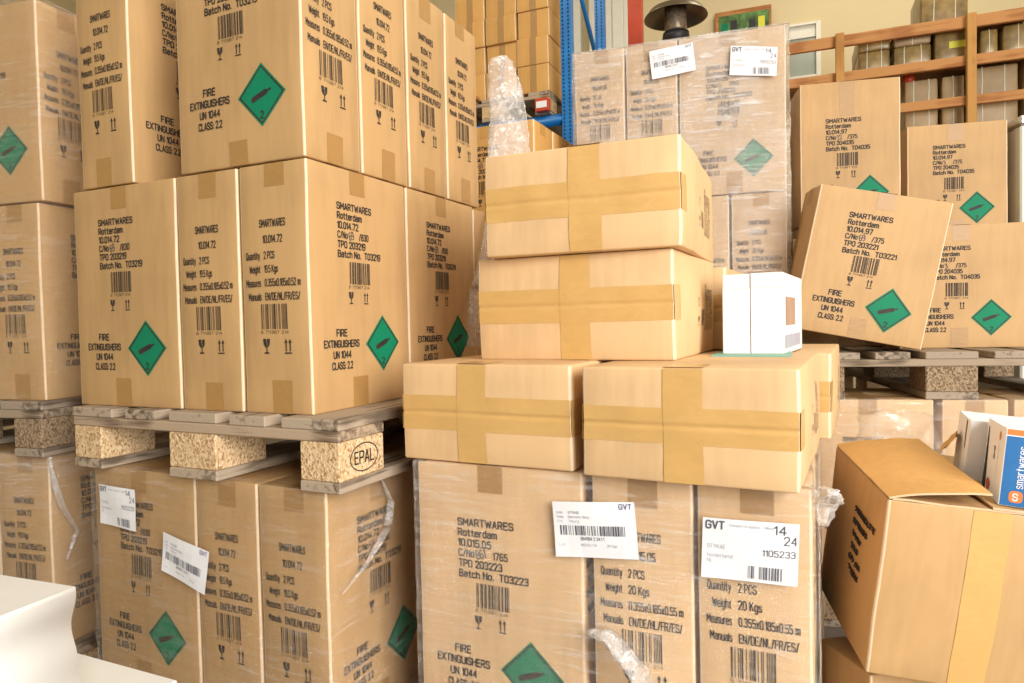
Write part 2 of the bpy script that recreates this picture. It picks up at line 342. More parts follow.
def art_wide(w, spec):
    a = []; dt, dl = spec['dt'], spec['dl']; s = w / .355; x = .093 * s; k = spec.get('k', 1)
    rows = ['SMARTWARES', 'Rotterdam', spec['no'], 'C/No  ' + spec['cn'], 'TPO ' + spec['tpo'], 'Batch No.  T' + spec['batch']]
    wd = [.118, .083, .070, .105, .093, .148]
    for i, t in enumerate(rows):
        T_(a, t, x, .430 + dt - i * .0205 * k, .0185 * k, width=wd[i] * k, bold=.03 if i != 3 else .02)
    T_(a, spec['pen'], x + .040 * k, .430 + dt - 3 * .0205 * k - .003, .022 * k, 'pen', .7, .0, rot=.25)
    vb = .3725 - .1025 * k + dt; barcode(a, x + .037, vb, .072 * k, .048 * k, seed=3); 
    T_(a, '8 711387 214', x + .034, vb - .009, .008, width=.07, bold=0)
    glass(a, x + .040, vb - .043, .026 * k); arrows(a, x + .092 * k, vb - .043, .026 * k)
    for i, (t, q) in enumerate((('FIRE', .034), ('EXTINGUISHERS', .115), ('UN 1044', .058), ('CLASS: 2.2', .068))):
        T_(a, t, .098 * s - q * k / 2, .158 + dl - i * .0235 * k, .0195 * k, width=q * k, bold=.03)
    diamond(a, .247 * s, .138 + dl, .065 * k)
    return a
def art_narrow(w, spec):
    a = []; dt = spec.get('dtn', spec['dt'])
    T_(a, 'SMARTWARES', w / 2, .388 + dt, .020, align='CENTER', width=.068, bold=.015); T_(a, spec['no'], w / 2, .355 + dt, .020, align='CENTER', width=.050, bold=.01)
    rows = [('Quantity', .038, '2 PCS', .028), ('Weight', .030, spec['kg'], .036), ('Measures', .040, spec['dim'], .094), ('Manuals', .035, 'EN/DE/NL/FR/ES/', .092)]
    for i, (t, q, t2, q2) in enumerate(rows):
        v = .322 + dt - i * .0285
        T_(a, t, .054 - q, v, .0195, width=q, bold=.008); T_(a, t2, .066, v, .0195, width=q2, bold=.008)
    barcode(a, .052, .176 + dt, .074, .052, seed=5); T_(a, '8 711387 214', .05, .167 + dt, .008, width=.075, bold=0)
    glass(a, .064, .125 + dt, .031); arrows(a, .122, .125 + dt, .031)
    return a
S_1472 = dict(no='10.014.72', cn='      /830', pen='69', tpo='203219', batch='03219', kg='19.5 Kgs', dim='0.355x0.185x0.52 m', dt=0, dl=0)
S_1505 = dict(no='10.015.05', cn='      1765', pen='861', tpo='203223', batch='03223', kg='20 Kgs', dim='0.355x0.185x0.55 m', dt=.018, dl=.036, dtn=.066)
S_1505b = dict(S_1505, dt=.0, dl=-.02, dtn=.055, pen='12')
S_1497 = dict(no='10.014.97', cn='      /375', pen='69', tpo='203221', batch='03221', kg='', dim='', dt=-.058, dl=-.034, k=1.08)
S_1497b = dict(S_1497, tpo='204035', batch='04035', dt=-.105, dl=-.038, k=.93, pen='3')
S_1497c = dict(S_1497, tpo='204035', batch='04035', dt=-.06, dl=-.03, k=1.0, pen='22')

# ------------------------------------------------------------------ carton with conforming prints and tape
class Skin:
    """box skin: local origin at centre of the base, faces addressed by (u, v) from their lower left seen from outside"""
    def __init__(s, w, d, h, seed=0, bulge=.003, r=.004, warp=.0018, groove=None):
        s.w, s.d, s.h, s.r, s.bulge, s.warp, s.groove = w, d, h, r, bulge, warp, groove
        s.o = Vector((seed * 7.31, seed * 3.77, seed * 1.9))
    def field(s, p):
        x, y, z = p; a = x / (s.w / 2); b = y / (s.d / 2); c = (z - s.h / 2) / (s.h / 2)
        cl = lambda t: max(0, math.cos(min(1, abs(t)) * PI / 2)) ** .8
        B = s.bulge
        q = Vector((a * cl(b) * cl(c) * B, b * cl(a) * cl(c) * B, max(0, c) * cl(a) * cl(b) * B * .3))
        n = noise.noise_vector(Vector((x, y, z)) * 6 + s.o) * s.warp + noise.noise_vector(Vector((x, y, z)) * 17 + s.o) * s.warp * .45
        n.z *= min(1, max(.0, z / .03)) * .6 * min(1, max(0, (s.h - z) / .03))
        if s.groove and b < -.8:
            g = abs(z - s.h * s.groove)
            if g < .006: q.y += .0024 * (1 - g / .006)
        return Vector(p) + q + n
    def face(s, name):
        w, d, h = s.w, s.d, s.h
        return {'front': (w, h, lambda u, v: Vector((u - w / 2, -d / 2, v)), Vector((0, -1, 0))),
                'back': (w, h, lambda u, v: Vector((w / 2 - u, d / 2, v)), Vector((0, 1, 0))),
                'right': (d, h, lambda u, v: Vector((w / 2, u - d / 2, v)), Vector((1, 0, 0))),
                'left': (d, h, lambda u, v: Vector((-w / 2, d / 2 - u, v)), Vector((-1, 0, 0))),
                'top': (w, d, lambda u, v: Vector((u - w / 2, v - d / 2, h)), Vector((0, 0, 1))),
                'bottom': (w, d, lambda u, v: Vector((u - w / 2, d / 2 - v, 0)), Vector((0, 0, -1)))}[name]
    def rnd(s, p):
        r = s.r; a = Vector((s.w / 2 - r, s.d / 2 - r, 0)); q = Vector(p)
        c = Vector((max(-a.x, min(a.x, q.x)), max(-a.y, min(a.y, q.y)), max(r, min(s.h - r, q.z))))
        n = q - c
        return c + n.normalized() * r if n.length > 1e-9 else q
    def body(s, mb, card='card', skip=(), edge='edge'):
        def samples(Lg, g=None):
            n = max(3, round(Lg / .035)); r = s.r
            o = [0, r * .35, r] + [r + (Lg - 2 * r) * i / n for i in range(1, n)] + [Lg - r, Lg - r * .35, Lg]
            if g: o += [g - .006, g - .002, g, g + .002, g + .006]
            return sorted(set(o))
        for f in ('front', 'back', 'right', 'left', 'top', 'bottom'):
            if f in skip: continue
            W, H, fn, n = s.face(f)
            g = s.h * s.groove if s.groove and f == 'front' else None
            us, vs = samples(W), samples(H, g)
            nu = len(us); P = [s.field(s.rnd(fn(u, v))) for v in vs for u in us]
            F1 = []; F2 = []
            for j in range(len(vs) - 1):
                for i in range(nu - 1):
                    q = (j * nu + i, j * nu + i + 1, (j + 1) * nu + i + 1, (j + 1) * nu + i)
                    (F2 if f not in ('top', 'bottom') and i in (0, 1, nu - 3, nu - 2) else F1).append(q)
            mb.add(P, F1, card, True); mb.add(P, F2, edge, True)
    def prints(s, mb, f, art, eps=.0007):
        W, H, fn, n = s.face(f)
        for k, (V, F, mat) in enumerate(art):
            e = eps + (0.0003 if mat not in ('green', 'paper') else 0) + (0 if mat == 'green' else .0002)
            mb.add([s.field(fn(u, v) + n * e) for u, v in V], F, mat)
    def strip(s, mb, f, u0, u1, v0, v1, mat='tape', eps=.0005, step=.02):
        W, H, fn, n = s.face(f)
        us = [u0 + (u1 - u0) * i / max(2, int(abs(u1 - u0) / step)) for i in range(max(2, int(abs(u1 - u0) / step)) + 1)]
        stv = step if not s.groove else .003; vs = [v0 + (v1 - v0) * i / max(2, int(abs(v1 - v0) / stv)) for i in range(max(2, int(abs(v1 - v0) / stv)) + 1)]
        mb.grid(lambda u, v: s.field(fn(u, v) + n * eps), us, vs, mat)

_proto = {}
def carton_meshes(kind, seed=0):
    key = (kind, seed)
    if key in _proto: return _proto[key]
    rr = random.Random(seed * 13 + len(kind))
    if kind == 'c72': w, d, h, sp, card, tp = .355, .185, .52, S_1472, 'card', 'tape_dull'
    elif kind == 'c72u': w, d, h, sp, card, tp = .355, .185, .508, S_1472, 'card', 'tape_dull'
    elif kind == 'c72g': w, d, h, sp, card, tp = .355, .185, .52, S_1472, 'card_gold', 'tape'  # golden card puts the shade on this rear stack into its colour
    elif kind == 'c97s': w, d, h, sp, card, tp = .345, .22, .42, S_1497b, 'card', 'tape_dull'
    elif kind == 'c05': w, d, h, sp, card, tp = .353, .183, .57, S_1505, 'card_pale', 'tape_dull'
    elif kind == 'c05d': w, d, h, sp, card, tp = .353, .183, .553, S_1505b, 'card_dull', 'tape_dull'
    elif kind == 'c05k': w, d, h, sp, card, tp = .353, .183, .58, S_1505, 'card_pale', 'tape_dull'
    elif kind == 'c97': w, d, h, sp, card, tp = .40, .22, .41, S_1497b, 'card', 'tape_dull'
    elif kind == 'c97lean': w, d, h, sp, card, tp = .398, .185, .462, S_1497, 'card', 'tape_dull'
    elif kind == 'c97tall': w, d, h, sp, card, tp = .345, .22, .52, S_1497c, 'card', 'tape_dull'
    gap = .005; w0, d0 = w, d; w -= gap; d -= gap; h -= .002; sk = Skin(w, d, h, seed + 1, .0016, .004, .0013); mb = MB(); sk.body(mb, card)
    sk.prints(mb, 'front', art_wide(w, sp)); sk.prints(mb, 'back', art_wide(w, sp))
    if kind in ('c72', 'c72u', 'c72g', 'c05', 'c05d', 'c05k'):
        sk.prints(mb, 'right', art_narrow(d, sp)); sk.prints(mb, 'left', art_narrow(d, sp))
    # line where the two top flaps meet
    sk.prints(mb, 'top', [([(0.004, d / 2 - .001), (w - .004, d / 2 - .001), (w - .004, d / 2 + .001), (0.004, d / 2 + .001)], [(0, 1, 2, 3)], 'seam')], .0003)
    body = mb.mesh('carton', True)
    tapes = []
    for top in (True, False):
        t = MB(); tw = .026
        j = rr.uniform(-.012, .012)
        ln = rr.uniform(.045, .06) if kind != 'c97tall' else .13
        for f, W in (('front', w), ('back', w), ('right', d), ('left', d)):
            c = W / 2 + j * (1 if f in ('front', 'right') else -1); l2 = ln + rr.uniform(-.006, .008)
            if f in ('front', 'back'): c -= .005 * (1 if f == 'front' else -1)
            if top: sk.strip(t, f, c - tw, c + tw, h - l2, h - .001, tp)
            else: sk.strip(t, f, c - tw, c + tw, .001, l2 + .012, tp)
        f = 'top' if top else 'bottom'
        sk.strip(t, f, .001, w - .001, d / 2 + j - tw, d / 2 + j + tw, tp); sk.strip(t, f, w / 2 + j - tw, w / 2 + j + tw, .001, d - .001, tp, .0008)
        tapes.append(t.mesh('packing_tape'))
    _proto[key] = (w0, d0, h, body, tapes); return _proto[key]

class Frame:
    def __init__(s, x, y, th): s.x, s.y, s.th = x, y, th
    def p(s, a, b, z=0):
        c, n = math.cos(s.th), math.sin(s.th); return Vector((s.x + a * c - b * n, s.y + a * n + b * c, z))
def carton(kind, fr, a0, b0, z, label, group=None, turn=0, seed=0, name='carton'):
    """turn 0: wide face towards the frame's front, 1: narrow face to the front, 2/3 the other two"""
    w, d, h, body, tapes = carton_meshes(kind, seed)
    W, D = (w, d) if turn % 2 == 0 else (d, w)
    o = empty(name, fr.p(a0 + W / 2, b0 + D / 2, z), (0, 0, fr.th + turn * PI / 2))
    link('box_body', body, o)
    for t in tapes: link('packing_tape', t, o)
    return tag(o, label, 'carton', group)

# ------------------------------------------------------------------ pallets
def pallet(fr, z, label, old=False, logo=False, b_off=0, a_off=0, group='wooden pallets', Lb=1.2):
    root = empty('wooden_pallet', fr.p(a_off, b_off, z), (0, 0, fr.th))
    r = random.Random(len(label)); blk = 'chip_dark' if old else 'chip'
    def part(name, *b, mat):
        if old: mat = mat.replace('wood', 'old')
        m = MB(); m.box(*b, mat, .0025); return m.obj(name, root)
    a = 0
    for wd in (.145, .1, .145, .1, .145):
        part('deck_board', a, a + wd, r.uniform(-.003, .003), Lb, .122, .144, mat='wood_y'); a += wd + .04125
    for b in (0, (Lb - .145) / 2, Lb - .145): part('cross_board', 0, .8, b, b + .145, .1, .1218, mat='wood_x')
    for i, (a0, wa) in enumerate(((0, .1), (.3275, .145), (.7, .1))):
        for j, b in enumerate((0, (Lb - .145) / 2, Lb - .145)):
            m = MB(); m.box(a0 + .001, a0 + wa - .001, b + .001, b + .144, .0222, .0998, blk, .003)
            if logo and i == 2 and j == 0:
                art = []; T_(art, 'EPAL', -.030, -.011, .032, width=.06, bold=.01)
                V = []; F = []; n = 36
                for k in range(n):
                    t = 2 * PI * k / n; V += [(.045 * math.cos(t), .029 * math.sin(t)), (.0425 * math.cos(t), .0265 * math.sin(t))]
                    F.append((2 * k, (2 * k + 2) % (2 * n), (2 * k + 3) % (2 * n), 2 * k + 1))
                art.append((V, F, 'ink')); T_(art, 'R', .045, -.033, .010, bold=.01)
                for V, F, mt in art: m.add([(a0 + wa - .0004, b + .077 + u, .061 + v) for u, v in V], F, mt)
            m.obj('block', root)
    for a0, wa in ((0, .1), (.3275, .145), (.7, .1)): part('bottom_board', a0, a0 + wa, 0, Lb, 0, .022, mat='wood_y')
    return tag(root, label, 'pallet', group)

# ------------------------------------------------------------------ stretch film round a stack
def film(fr, corners, z0, z1, label, mat='film', seed=0, amp=.004, name='stretch_film', top=0.03, pull=()):
    P = [Vector((a, b)) for a, b in corners]; n = len(P); loop = []
    for i in range(n):
        p0, p1, p2 = P[i - 1], P[i], P[(i + 1) % n]
        d1 = (p1 - p0).normalized(); d2 = (p2 - p1).normalized(); n1 = Vector((d1.y, -d1.x)); n2 = Vector((d2.y, -d2.x)); e = .0045
        for t in (0, .5, 1): loop.append((p1 + (n1 * (1 - t) + n2 * t).normalized() * e, (n1 * (1 - t) + n2 * t).normalized()))
        ln = (p2 - p1).length; k = max(2, int(ln / .022))
        for j in range(1, k): loop.append((p1 + d2 * (ln * j / k) + n2 * e, n2))
    z1 += .0008; rows = max(4, int((z1 - z0) / .012)); mb = MB(); V = []; m = len(loop)
    o = Vector((seed * 5.1, 0, 0))
    for j in range(rows + 2):
        z = z0 + (z1 - z0) * min(j, rows) / rows
        for i, (p, nn) in enumerate(loop):
            w = fr.p(p.x, p.y, z)
            k = noise.noise(Vector((w.x * 3, w.y * 3, w.z * 26)) + o) * .6 + noise.noise(Vector((w.x * 11, w.y * 11, w.z * 60)) + o) * .5
            off = .7 * max(-.003, amp * (.9 + k))
            q = p + nn * off; zz = z + noise.noise(Vector((w.x * 5, w.y * 5, 3)) + o) * .008 * (1 if j < rows else .0)
            if j == rows + 1: q = p - nn * top; zz = z1 + .0005
            V.append(fr.p(q.x, q.y, zz))
    F = [(j * m + i, j * m + (i + 1) % m, (j + 1) * m + (i + 1) % m, (j + 1) * m + i) for j in range(rows + 1) for i in range(m)]
    mb.add(V, F, mat, True); ob = mb.obj(name)
    return tag(ob, label, 'plastic film')
def decal(fr, pts, b, kind, parent, nrm=-1):
    """paper label stuck on a front face at depth b of a frame; pts: TL TR BR BL as (a, z)"""
    w = (Vector(pts[1]) - Vector(pts[0])).length; h = (Vector(pts[3]) - Vector(pts[0])).length
    art = [] ; R_(art, 0, w, 0, h, 'paper', 6, 4)
    k = w / .155
    if kind == 'S':
        T_(art, 'GVT', w - .028 * k, h - .013 * k, .012 * k, 'blue_ink', width=.022 * k, bold=.02)
        for i, (x, y, q, tx) in enumerate(((.008, .022, .012, 'Order'), (.03, .022, .022, 'STYKAE'), (.008, .03, .012, 'Consig'), (.03, .03, .04, 'Smartwares Tilburg'), (.008, .038, .01, 'City'), (.03, .038, .02, 'Tilburg'), (.008, .082, .012, 'Lot'), (.05, .082, .03, '1105233 / 24'), (.1, .082, .018, '20 Kgs'))):
            T_(art, tx, x * k, h - y * k, .006 * k, 'faint_ink' if i != 1 else 'grey_ink', width=q * k, bold=0)
        barcode(art, .012 * k, h - .062 * k, .125 * k, .018 * k, 'grey_ink', 9, 70); T_(art, '3841104 2 24.1 1', .05 * k, h - .071 * k, .008 * k, 'grey_ink', width=.045 * k, bold=0)
    else:
        T_(art, 'GVT', .006 * k, h - .018 * k, .018 * k, 'grey_ink', width=.030 * k, bold=.03)
        T_(art, 'Transport & Logistics - Tilburg', .045 * k, h - .012 * k, .006 * k, 'faint_ink', width=.07 * k, bold=0)
        T_(art, '14', w - .038 * k, h - .020 * k, .019 * k, 'grey_ink', width=.018 * k, bold=.01); T_(art, '24', w - .022 * k, h - .037 * k, .019 * k, 'grey_ink', width=.019 * k, bold=0)
        T_(art, 'STYKAE', .009 * k, h - .052 * k, .009 * k, 'faint_ink', width=.03 * k, bold=0); T_(art, 'Nederland', .009 * k, h - .068 * k, .009 * k, 'faint_ink', width=.042 * k, bold=0)
        T_(art, 'NL', .009 * k, h - .077 * k, .009 * k, 'faint_ink', width=.01 * k, bold=0)
        T_(art, '1105233', w - .055 * k, h - .058 * k, .014 * k, 'grey_ink', width=.05 * k, bold=0)
        barcode(art, w - .078 * k, .006 * k, .010 * k, .022 * k, 'grey_ink', 4, 9); barcode(art, w - .060 * k, .006 * k, .036 * k, .022 * k, 'grey_ink', 2, 25)
    A = [Vector(p) for p in pts]; mb = MB()
    for V, F, mat in art:
        Q = []
        for x, y in V:
            s, t = x / w, y / h
            p = A[3] * (1 - s) * (1 - t) + A[2] * s * (1 - t) + A[1] * s * t + A[0] * (1 - s) * t
            Q.append(fr.p(p.x, b - (0 if mat == 'paper' else .0006) + .0015 * math.sin(s * 5 + t * 3), p.y))
        mb.add(Q, F, mat)
    o = mb.obj('shipping_label', parent); o['label'] = 'white printed shipping label'; return o

# ================================================================== LAYOUT
FLOOR = 0.0
Z1 = .144                      # top of the floor pallets
fA0 = Frame(-.3713, 1.3453, -.4621); fPA = Frame(-.3338, 1.311, -.4419); fA = Frame(-.403, 1.3876, -.4347)
zA0 = .144; zPA = .664; zA1 = .808; zA2 = 1.329
pallet(Frame(-.35, 1.33, -.4621), 0, 'floor pallet under the film-wrapped cartons of the left middle stack', a_off=-.8)
gA = 'cartons of the left middle stack'
e = .002
carton('c72', fA0, -.730, 0, zA0, 'film-wrapped carton with two white shipping labels and green diamond under the left pallet', gA, 0)
carton('c72', fA0, -.373, 0, zA0, 'narrow-faced wrapped carton under the pallet, right of the one with two labels', gA, 1, 1)
carton('c72', fA0, -.186, 0, zA0, 'corner wrapped carton below the pallet block stamped EPAL', gA, 1)
carton('c72', fA0, -.186, .358, zA0, 'shaded wrapped carton behind the corner carton under the left pallet', gA, 1, 1)
carton('c72', fA0, -.730, .187, zA0, 'wrapped carton hidden behind the one with two shipping labels', gA, 0)
carton('c72', fA0, -.373, .358, zA0, 'wrapped carton in the inner row under the left pallet', gA, 1)
carton('c72', fA0, -.186, .716, zA0, 'wrapped carton at the far right end under the left pallet', gA, 1)
fl = film(fA0, [(-.730, 0), (0, 0), (0, 1.07), (-.730, 1.07)], .15, .6625, 'clear stretch film round the cartons under the left middle pallet', 'film', 1)
decal(fA0, [(-.6892, .6234), (-.5597, .6199), (-.5564, .5236), (-.6893, .5293)], -.0135, 'T', fl)
decal(fA0, [(-.4648, .5346), (-.3199, .5065), (-.3352, .4107), (-.476, .4452)], -.0135, 'S', fl)
pallet(fPA, zPA, 'weathered wooden pallet with EPAL stamp carrying the tan cartons at left', logo=True, a_off=-.8)
carton('c72', fA, -.730, 0, zA1, 'broad-faced tan carton with green diamond at left end on the EPAL pallet', gA, 0)
carton('c72', fA, -.373, 0, zA1, 'narrow-faced carton in the middle of the row on the EPAL pallet', gA, 1, 1)
carton('c72', fA, -.186, 0, zA1, 'near corner carton on the EPAL pallet showing narrow and broad printed faces', gA, 1)
carton('c72', fA, -.186, .358, zA1, 'carton behind the corner one on the EPAL pallet, half hidden by taped boxes', gA, 1, 1)
carton('c72', fA, -.730, .187, zA1, 'carton hidden behind the broad-faced one on the EPAL pallet', gA, 0)
carton('c72', fA, -.373, .358, zA1, 'carton in the inner row on the EPAL pallet', gA, 1)
carton('c72', fA, -.20, .735, zA1, 'recessed shaded carton at the far end of the EPAL pallet', gA, 1)
carton('c72u', fA, -.357, 0, zA2, 'large-looking top carton with green diamond at the near corner of the upper layer', gA, 0, 1)
carton('c72u', fA, -.357, .189, zA2, 'second upper-layer carton seen from its narrow end, behind the near corner one', gA, 0)
carton('c72u', fA, -.357, .380, zA2, 'third upper-layer carton in line, narrow end to the viewer', gA, 0, 1)
carton('c72u', fA, -.357, .571, zA2, 'last upper-layer carton in line, beside the hanging plastic film', gA, 0)
carton('c72u', fA, -.694, 0, zA2, 'upper-layer carton turned narrow side forward, left of the big diamond one', gA, 1)

# far left stack
fL = Frame(-1.225, 1.807, -.3); gL = 'cartons of the far left stack'
pallet(fL, 0, 'floor pallet under the far left stack', a_off=-.79, b_off=-.02)
pallet(fL, .664, 'dark old pallet between the layers of the far left stack', old=True, a_off=-.78, b_off=-.03)
for z, nm in ((.144, 'under the dark pallet'), (.808, 'standing on the dark pallet'), (1.330, 'topmost')):
    tp = z > 1.2
    if tp:
        carton('c72', fL, -.337, 0, z, 'topmost far left carton with green diamond under film at frame edge', gL, 0, 1)
        carton('c72', fL, -.695, 0, z, 'topmost carton of the far left stack beyond the frame edge', gL, 0)
        carton('c72', fL, -.337, .187, z, 'topmost far left carton behind the diamond one', gL, 0)
    else:
        carton('c72', fL, -.186, 0, z, 'far left corner carton ' + nm, gL, 1)
        carton('c72', fL, -.373, 0, z, 'far left carton at the frame edge ' + nm, gL, 1, 1)
        carton('c72', fL, -.186, .358, z, 'far left rear carton ' + nm, gL, 1, 1)
film(fL, [(-.56, 0), (0, 0), (0, .715), (-.56, .715)], .15, .6625, 'crinkled clear film round the lowest cartons of the far left stack', 'film_soft', 2, .006)
film(fL, [(-.70, 0), (.020, 0), (.020, .715), (-.70, .715)], .812, 1.85, 'clear film round the upper far left cartons with a bright tight band', 'film', 3)

# centre stack
fC = Frame(.473, 1.086, -.424); gC = 'tall cartons of the centre stack'
pallet(fC, 0, 'floor pallet under the centre stack', a_off=-.79)
carton('c05', fC, -.738, 0, zA0, 'broad-faced wrapped carton with green diamond at left of the centre stack', gC, 0)
carton('c05', fC, -.371, 0, zA0, 'middle narrow-faced wrapped carton of the centre stack behind the crumpled film', gC, 1, 1)
carton('c05', fC, -.185, 0, zA0, 'right corner wrapped carton of the centre stack with the label reading 14 24', gC, 1)
carton('c05', fC, -.738, .187, zA0, 'hidden carton behind the broad-faced one of the centre stack', gC, 0, 1)
carton('c05', fC, -.371, .357, zA0, 'inner carton of the centre stack', gC, 1)
carton('c05', fC, -.185, .357, zA0, 'second carton along the right side of the centre stack', gC, 1, 1)
carton('c05', fC, -.738, .374, zA0, 'third row left carton of the centre stack', gC, 0)
carton('c05', fC, -.185, .714, zA0, 'third carton along the right side of the centre stack', gC, 1)
carton('c05', fC, -.371, .714, zA0, 'far inner carton of the centre stack', gC, 1, 1)
fc = film(fC, [(-.738, 0), (0, 0), (0, 1.07), (-.738, 1.07)], .15, .7125, 'clear stretch film with fine horizontal creases round the centre stack', 'film_soft', 4, .003)
decal(fC, [(-.4401, .6586), (-.2877, .6702), (-.2801, .5708), (-.4344, .5573)], -.0125, 'S', fc)
decal(fC, [(-.1708, .656), (-.0213, .658), (-.0255, .5585), (-.1752, .5545)], -.0125, 'T', fc)

# flat taped boxes
def flat_box(w, d, h, loc, th, label, seed, tu=.48, tv=.5, bulge=.004, side_print=True, warp=.003, hb=.034):
    sk = Skin(w, d, h, seed, bulge, .005, warp, groove=tv); mb = MB(); sk.body(mb, 'card_pale')
    if side_print:
        art = []
        for i, t in enumerate(('SMARTWARES', 'Rotterdam', '10.015.05', 'C/No   /765', 'TPO 203223', 'Batch No. T03223')):
            T_(art, t, .30 + i * .0155, h * .25, .013, width=.09 if i else .10, rot=PI / 2, bold=.02)
        barcode(art, .24, h * .3, .035, .035, seed=4, n=26); glass(art, .21, h * .3, .02); arrows(art, .21, h * .5, .02)
        sk.prints(mb, 'right', art)
    if seed in (11, 12):     # creases pressed into the flaps
        pass
    root = empty('flat_carton', loc, (0, 0, th))
    off = Vector((w / 2, d / 2, 0))
    b = mb.mesh('box_body', True); b.transform(Matrix.Translation(off)); link('box_body', b, root)
    for k, args in enumerate(((.002, w - .002, h * tv - hb * 1.0, h * tv + hb, .0006), (w * tu - .032, w * tu + .032, .002, h - .002, .0011))):
        t = MB(); sk.strip(t, 'front', *args[:4], 'tape_gold', args[4], .008)
        if k == 0:
            sk.strip(t, 'right', 0, .05, args[2], args[3], 'tape_gold', .0006); sk.strip(t, 'left', d - .05, d, args[2], args[3], 'tape_gold', .0006)
        else: sk.strip(t, 'top', args[0], args[1], 0, .07, 'tape_gold', .0008)
        m = t.mesh('packing_tape'); m.transform(Matrix.Translation(off)); link('packing_tape', m, root)
    return tag(root, label, 'carton', 'flat taped cartons on the centre stack')
zC = .7145
c1l = flat_box(.372, .50, .194, (-.226, 1.410, zC), -.475, 'left flat taped carton of the pair lying on the wrapped centre stack', 11, .44, .50)
c1r = flat_box(.355, .50, .193, (.121, 1.213, zC), -.475, 'right flat taped carton of the pair, carrying the white boxes', 12, .50, .50, hb=.03)
c2 = flat_box(.415, .43, .212, (-.069, 1.477, zC + .194), -.452, 'flat taped carton lying across the pair below the topmost one', 13, .53, .52, .005)
c3 = flat_box(.398, .50, .206, (-.05, 1.430, zC + .407), -.395, 'topmost flat taped carton of the centre pile with slightly bent lid', 14, .54, .50, .005, warp=.0045)
c4 = flat_box(.26, .36, .203, (.294, 1.8125, zC + .194), -.452, 'flat carton mostly hidden behind the topmost pair and white boxes', 16)
flat_box(.36, .52, .190, (.375, 1.672, zC), -.475, 'flat carton lying behind the right one of the pair', 15)
flat_box(.36, .50, .190, (.02, 1.855, zC), -.475, 'flat carton lying behind the left one of the pair', 17)

# two slim white boxes on the right flat carton
def slim_box(w, d, h, loc, th, label, side):
    root = empty('slim_white_box', loc, (0, 0, th)); m = MB(); m.box(0, w, 0, d, 0, h, 'white', .0012)
    m.add([(w + .0004, y, z) for y, z in ((.004, h - .004), (.01, h - .004), (.01, .004), (.004, .004))], [(0, 1, 2, 3)], 'paper')
    if side:
        def quad(y0, y1, z0, z1, mat): m.add([(w + .0006, y0, z0), (w + .0006, y1, z0), (w + .0006, y1, z1), (w + .0006, y0, z1)], [(0, 1, 2, 3)], mat)
        quad(.04, .20, .06, .12, 'brown_print'); quad(.03, .30, .012, .04, 'faint_ink')
    m.obj('box_body', root)
    f = MB(); f.box(.002, w - .002, .0, .0012, h - .03, h - .001, 'white', 0); q = f.obj('lid_flap', root); q.location.y = -.0014
    return tag(root, label, 'box', 'slim white boxes')
slim_box(.055, .33, .168, (.444, 1.455, .9085), -.50, 'left of the two slim white boxes standing on the taped carton', False)
slim_box(.063, .34, .169, (.4935, 1.4275, .9085), -.50, 'right slim white box with brown and blue print on its side', True)
m = MB(); m.box(0, .15, 0, .16, 0, .003, 'teal', .0008); m.box(.002, .148, .002, .158, .003, .0045, 'teal')
g = m.obj('green_folder'); g.location = (.402, 1.398, .9080); g.rotation_euler = (0, 0, -.40)
tag(g, 'thin green folder lying under the slim white boxes', 'folder')

# crumpled film
def crumple(name, pts, rads, label, mat='crumple', seed=0, squash=.5, n=26, amp=.45, cat='plastic film', kids=None):
    P = [Vector(p) for p in pts]; fine = []; R = []
    for i in range(len(P) - 1):
        for k in range(9):
            t = k / 9; fine.append(P[i].lerp(P[i + 1], t)); R.append(rads[i] * (1 - t) + rads[i + 1] * t)
    fine.append(P[-1]); R.append(rads[-1]); mb = MB()
    def wob(i, k): return 1 + amp * noise.noise(Vector((k * .9 if k < n / 2 else (n - k) * .9, i * .16, seed * 3.3))) + amp * .6 * noise.noise(Vector((k * 2.1 if k < n / 2 else (n - k) * 2.1, i * .5, seed + 9)))
    mb.tube(fine, R, mat, n, squash, False, wob)
    return tag(mb.obj(name), label, cat)
ct = [fC.p(a, b, z) for a, b, z in ((-.372, -.022, .432), (-.335, -.03, .435), (-.30, -.033, .405), (-.272, -.036, .37), (-.247, -.034, .33), (-.225, -.03, .28))]
crumple('film_tail', ct, (.008, .02, .024, .026, .028, .03), 'crumpled loose tail of white film on the front of the centre stack', seed=2, squash=.5)
ct = [fC.p(a, b, z) for a, b, z in ((.01, -.01, .712), (.02, .03, .700), (.018, .08, .675), (.012, .06, .64))]
crumple('film_knot', ct, (.012, .024, .02, .008), 'shiny crumpled film knot at the upper right corner of the centre stack', seed=5)
bag = [(-.022, 2.12, 1.79), (-.018, 2.12, 1.77), (-.008, 2.135, 1.72), (.004, 2.14, 1.62), (.004, 2.14, 1.48), (-.02, 2.10, 1.34), (-.06, 2.03, 1.2), (-.095, 1.955, 1.08), (-.10, 1.95, .92)]
crumple('hanging_film', bag, (.024, .036, .048, .056, .066, .045, .03, .022, .03), 'bunched clear bubble film hanging beside the upper left cartons', seed=7, squash=.4, n=30, amp=.16, mat='bubble')

crumple('film_fold', [fA0.p(a, b, z) for a, b, z in ((.014, .16, .655), (.014, .19, .60), (.014, .175, .545), (.014, .10, .49), (.016, .02, .455))], (.003, .007, .010, .005, .002), 'twisted glossy film fold across the shaded side under the EPAL pallet', seed=11, squash=.35, n=18)
crumple('film_fold', [fL.p(a, b, z) for a, b, z in ((.010, -.006, .67), (.016, .0, .60), (.02, .02, .52), (.018, .06, .45), (.014, .03, .38))], (.003, .008, .010, .007, .003), 'glossy crinkled film fold down the corner of the far left stack', seed=12, squash=.35, n=18)
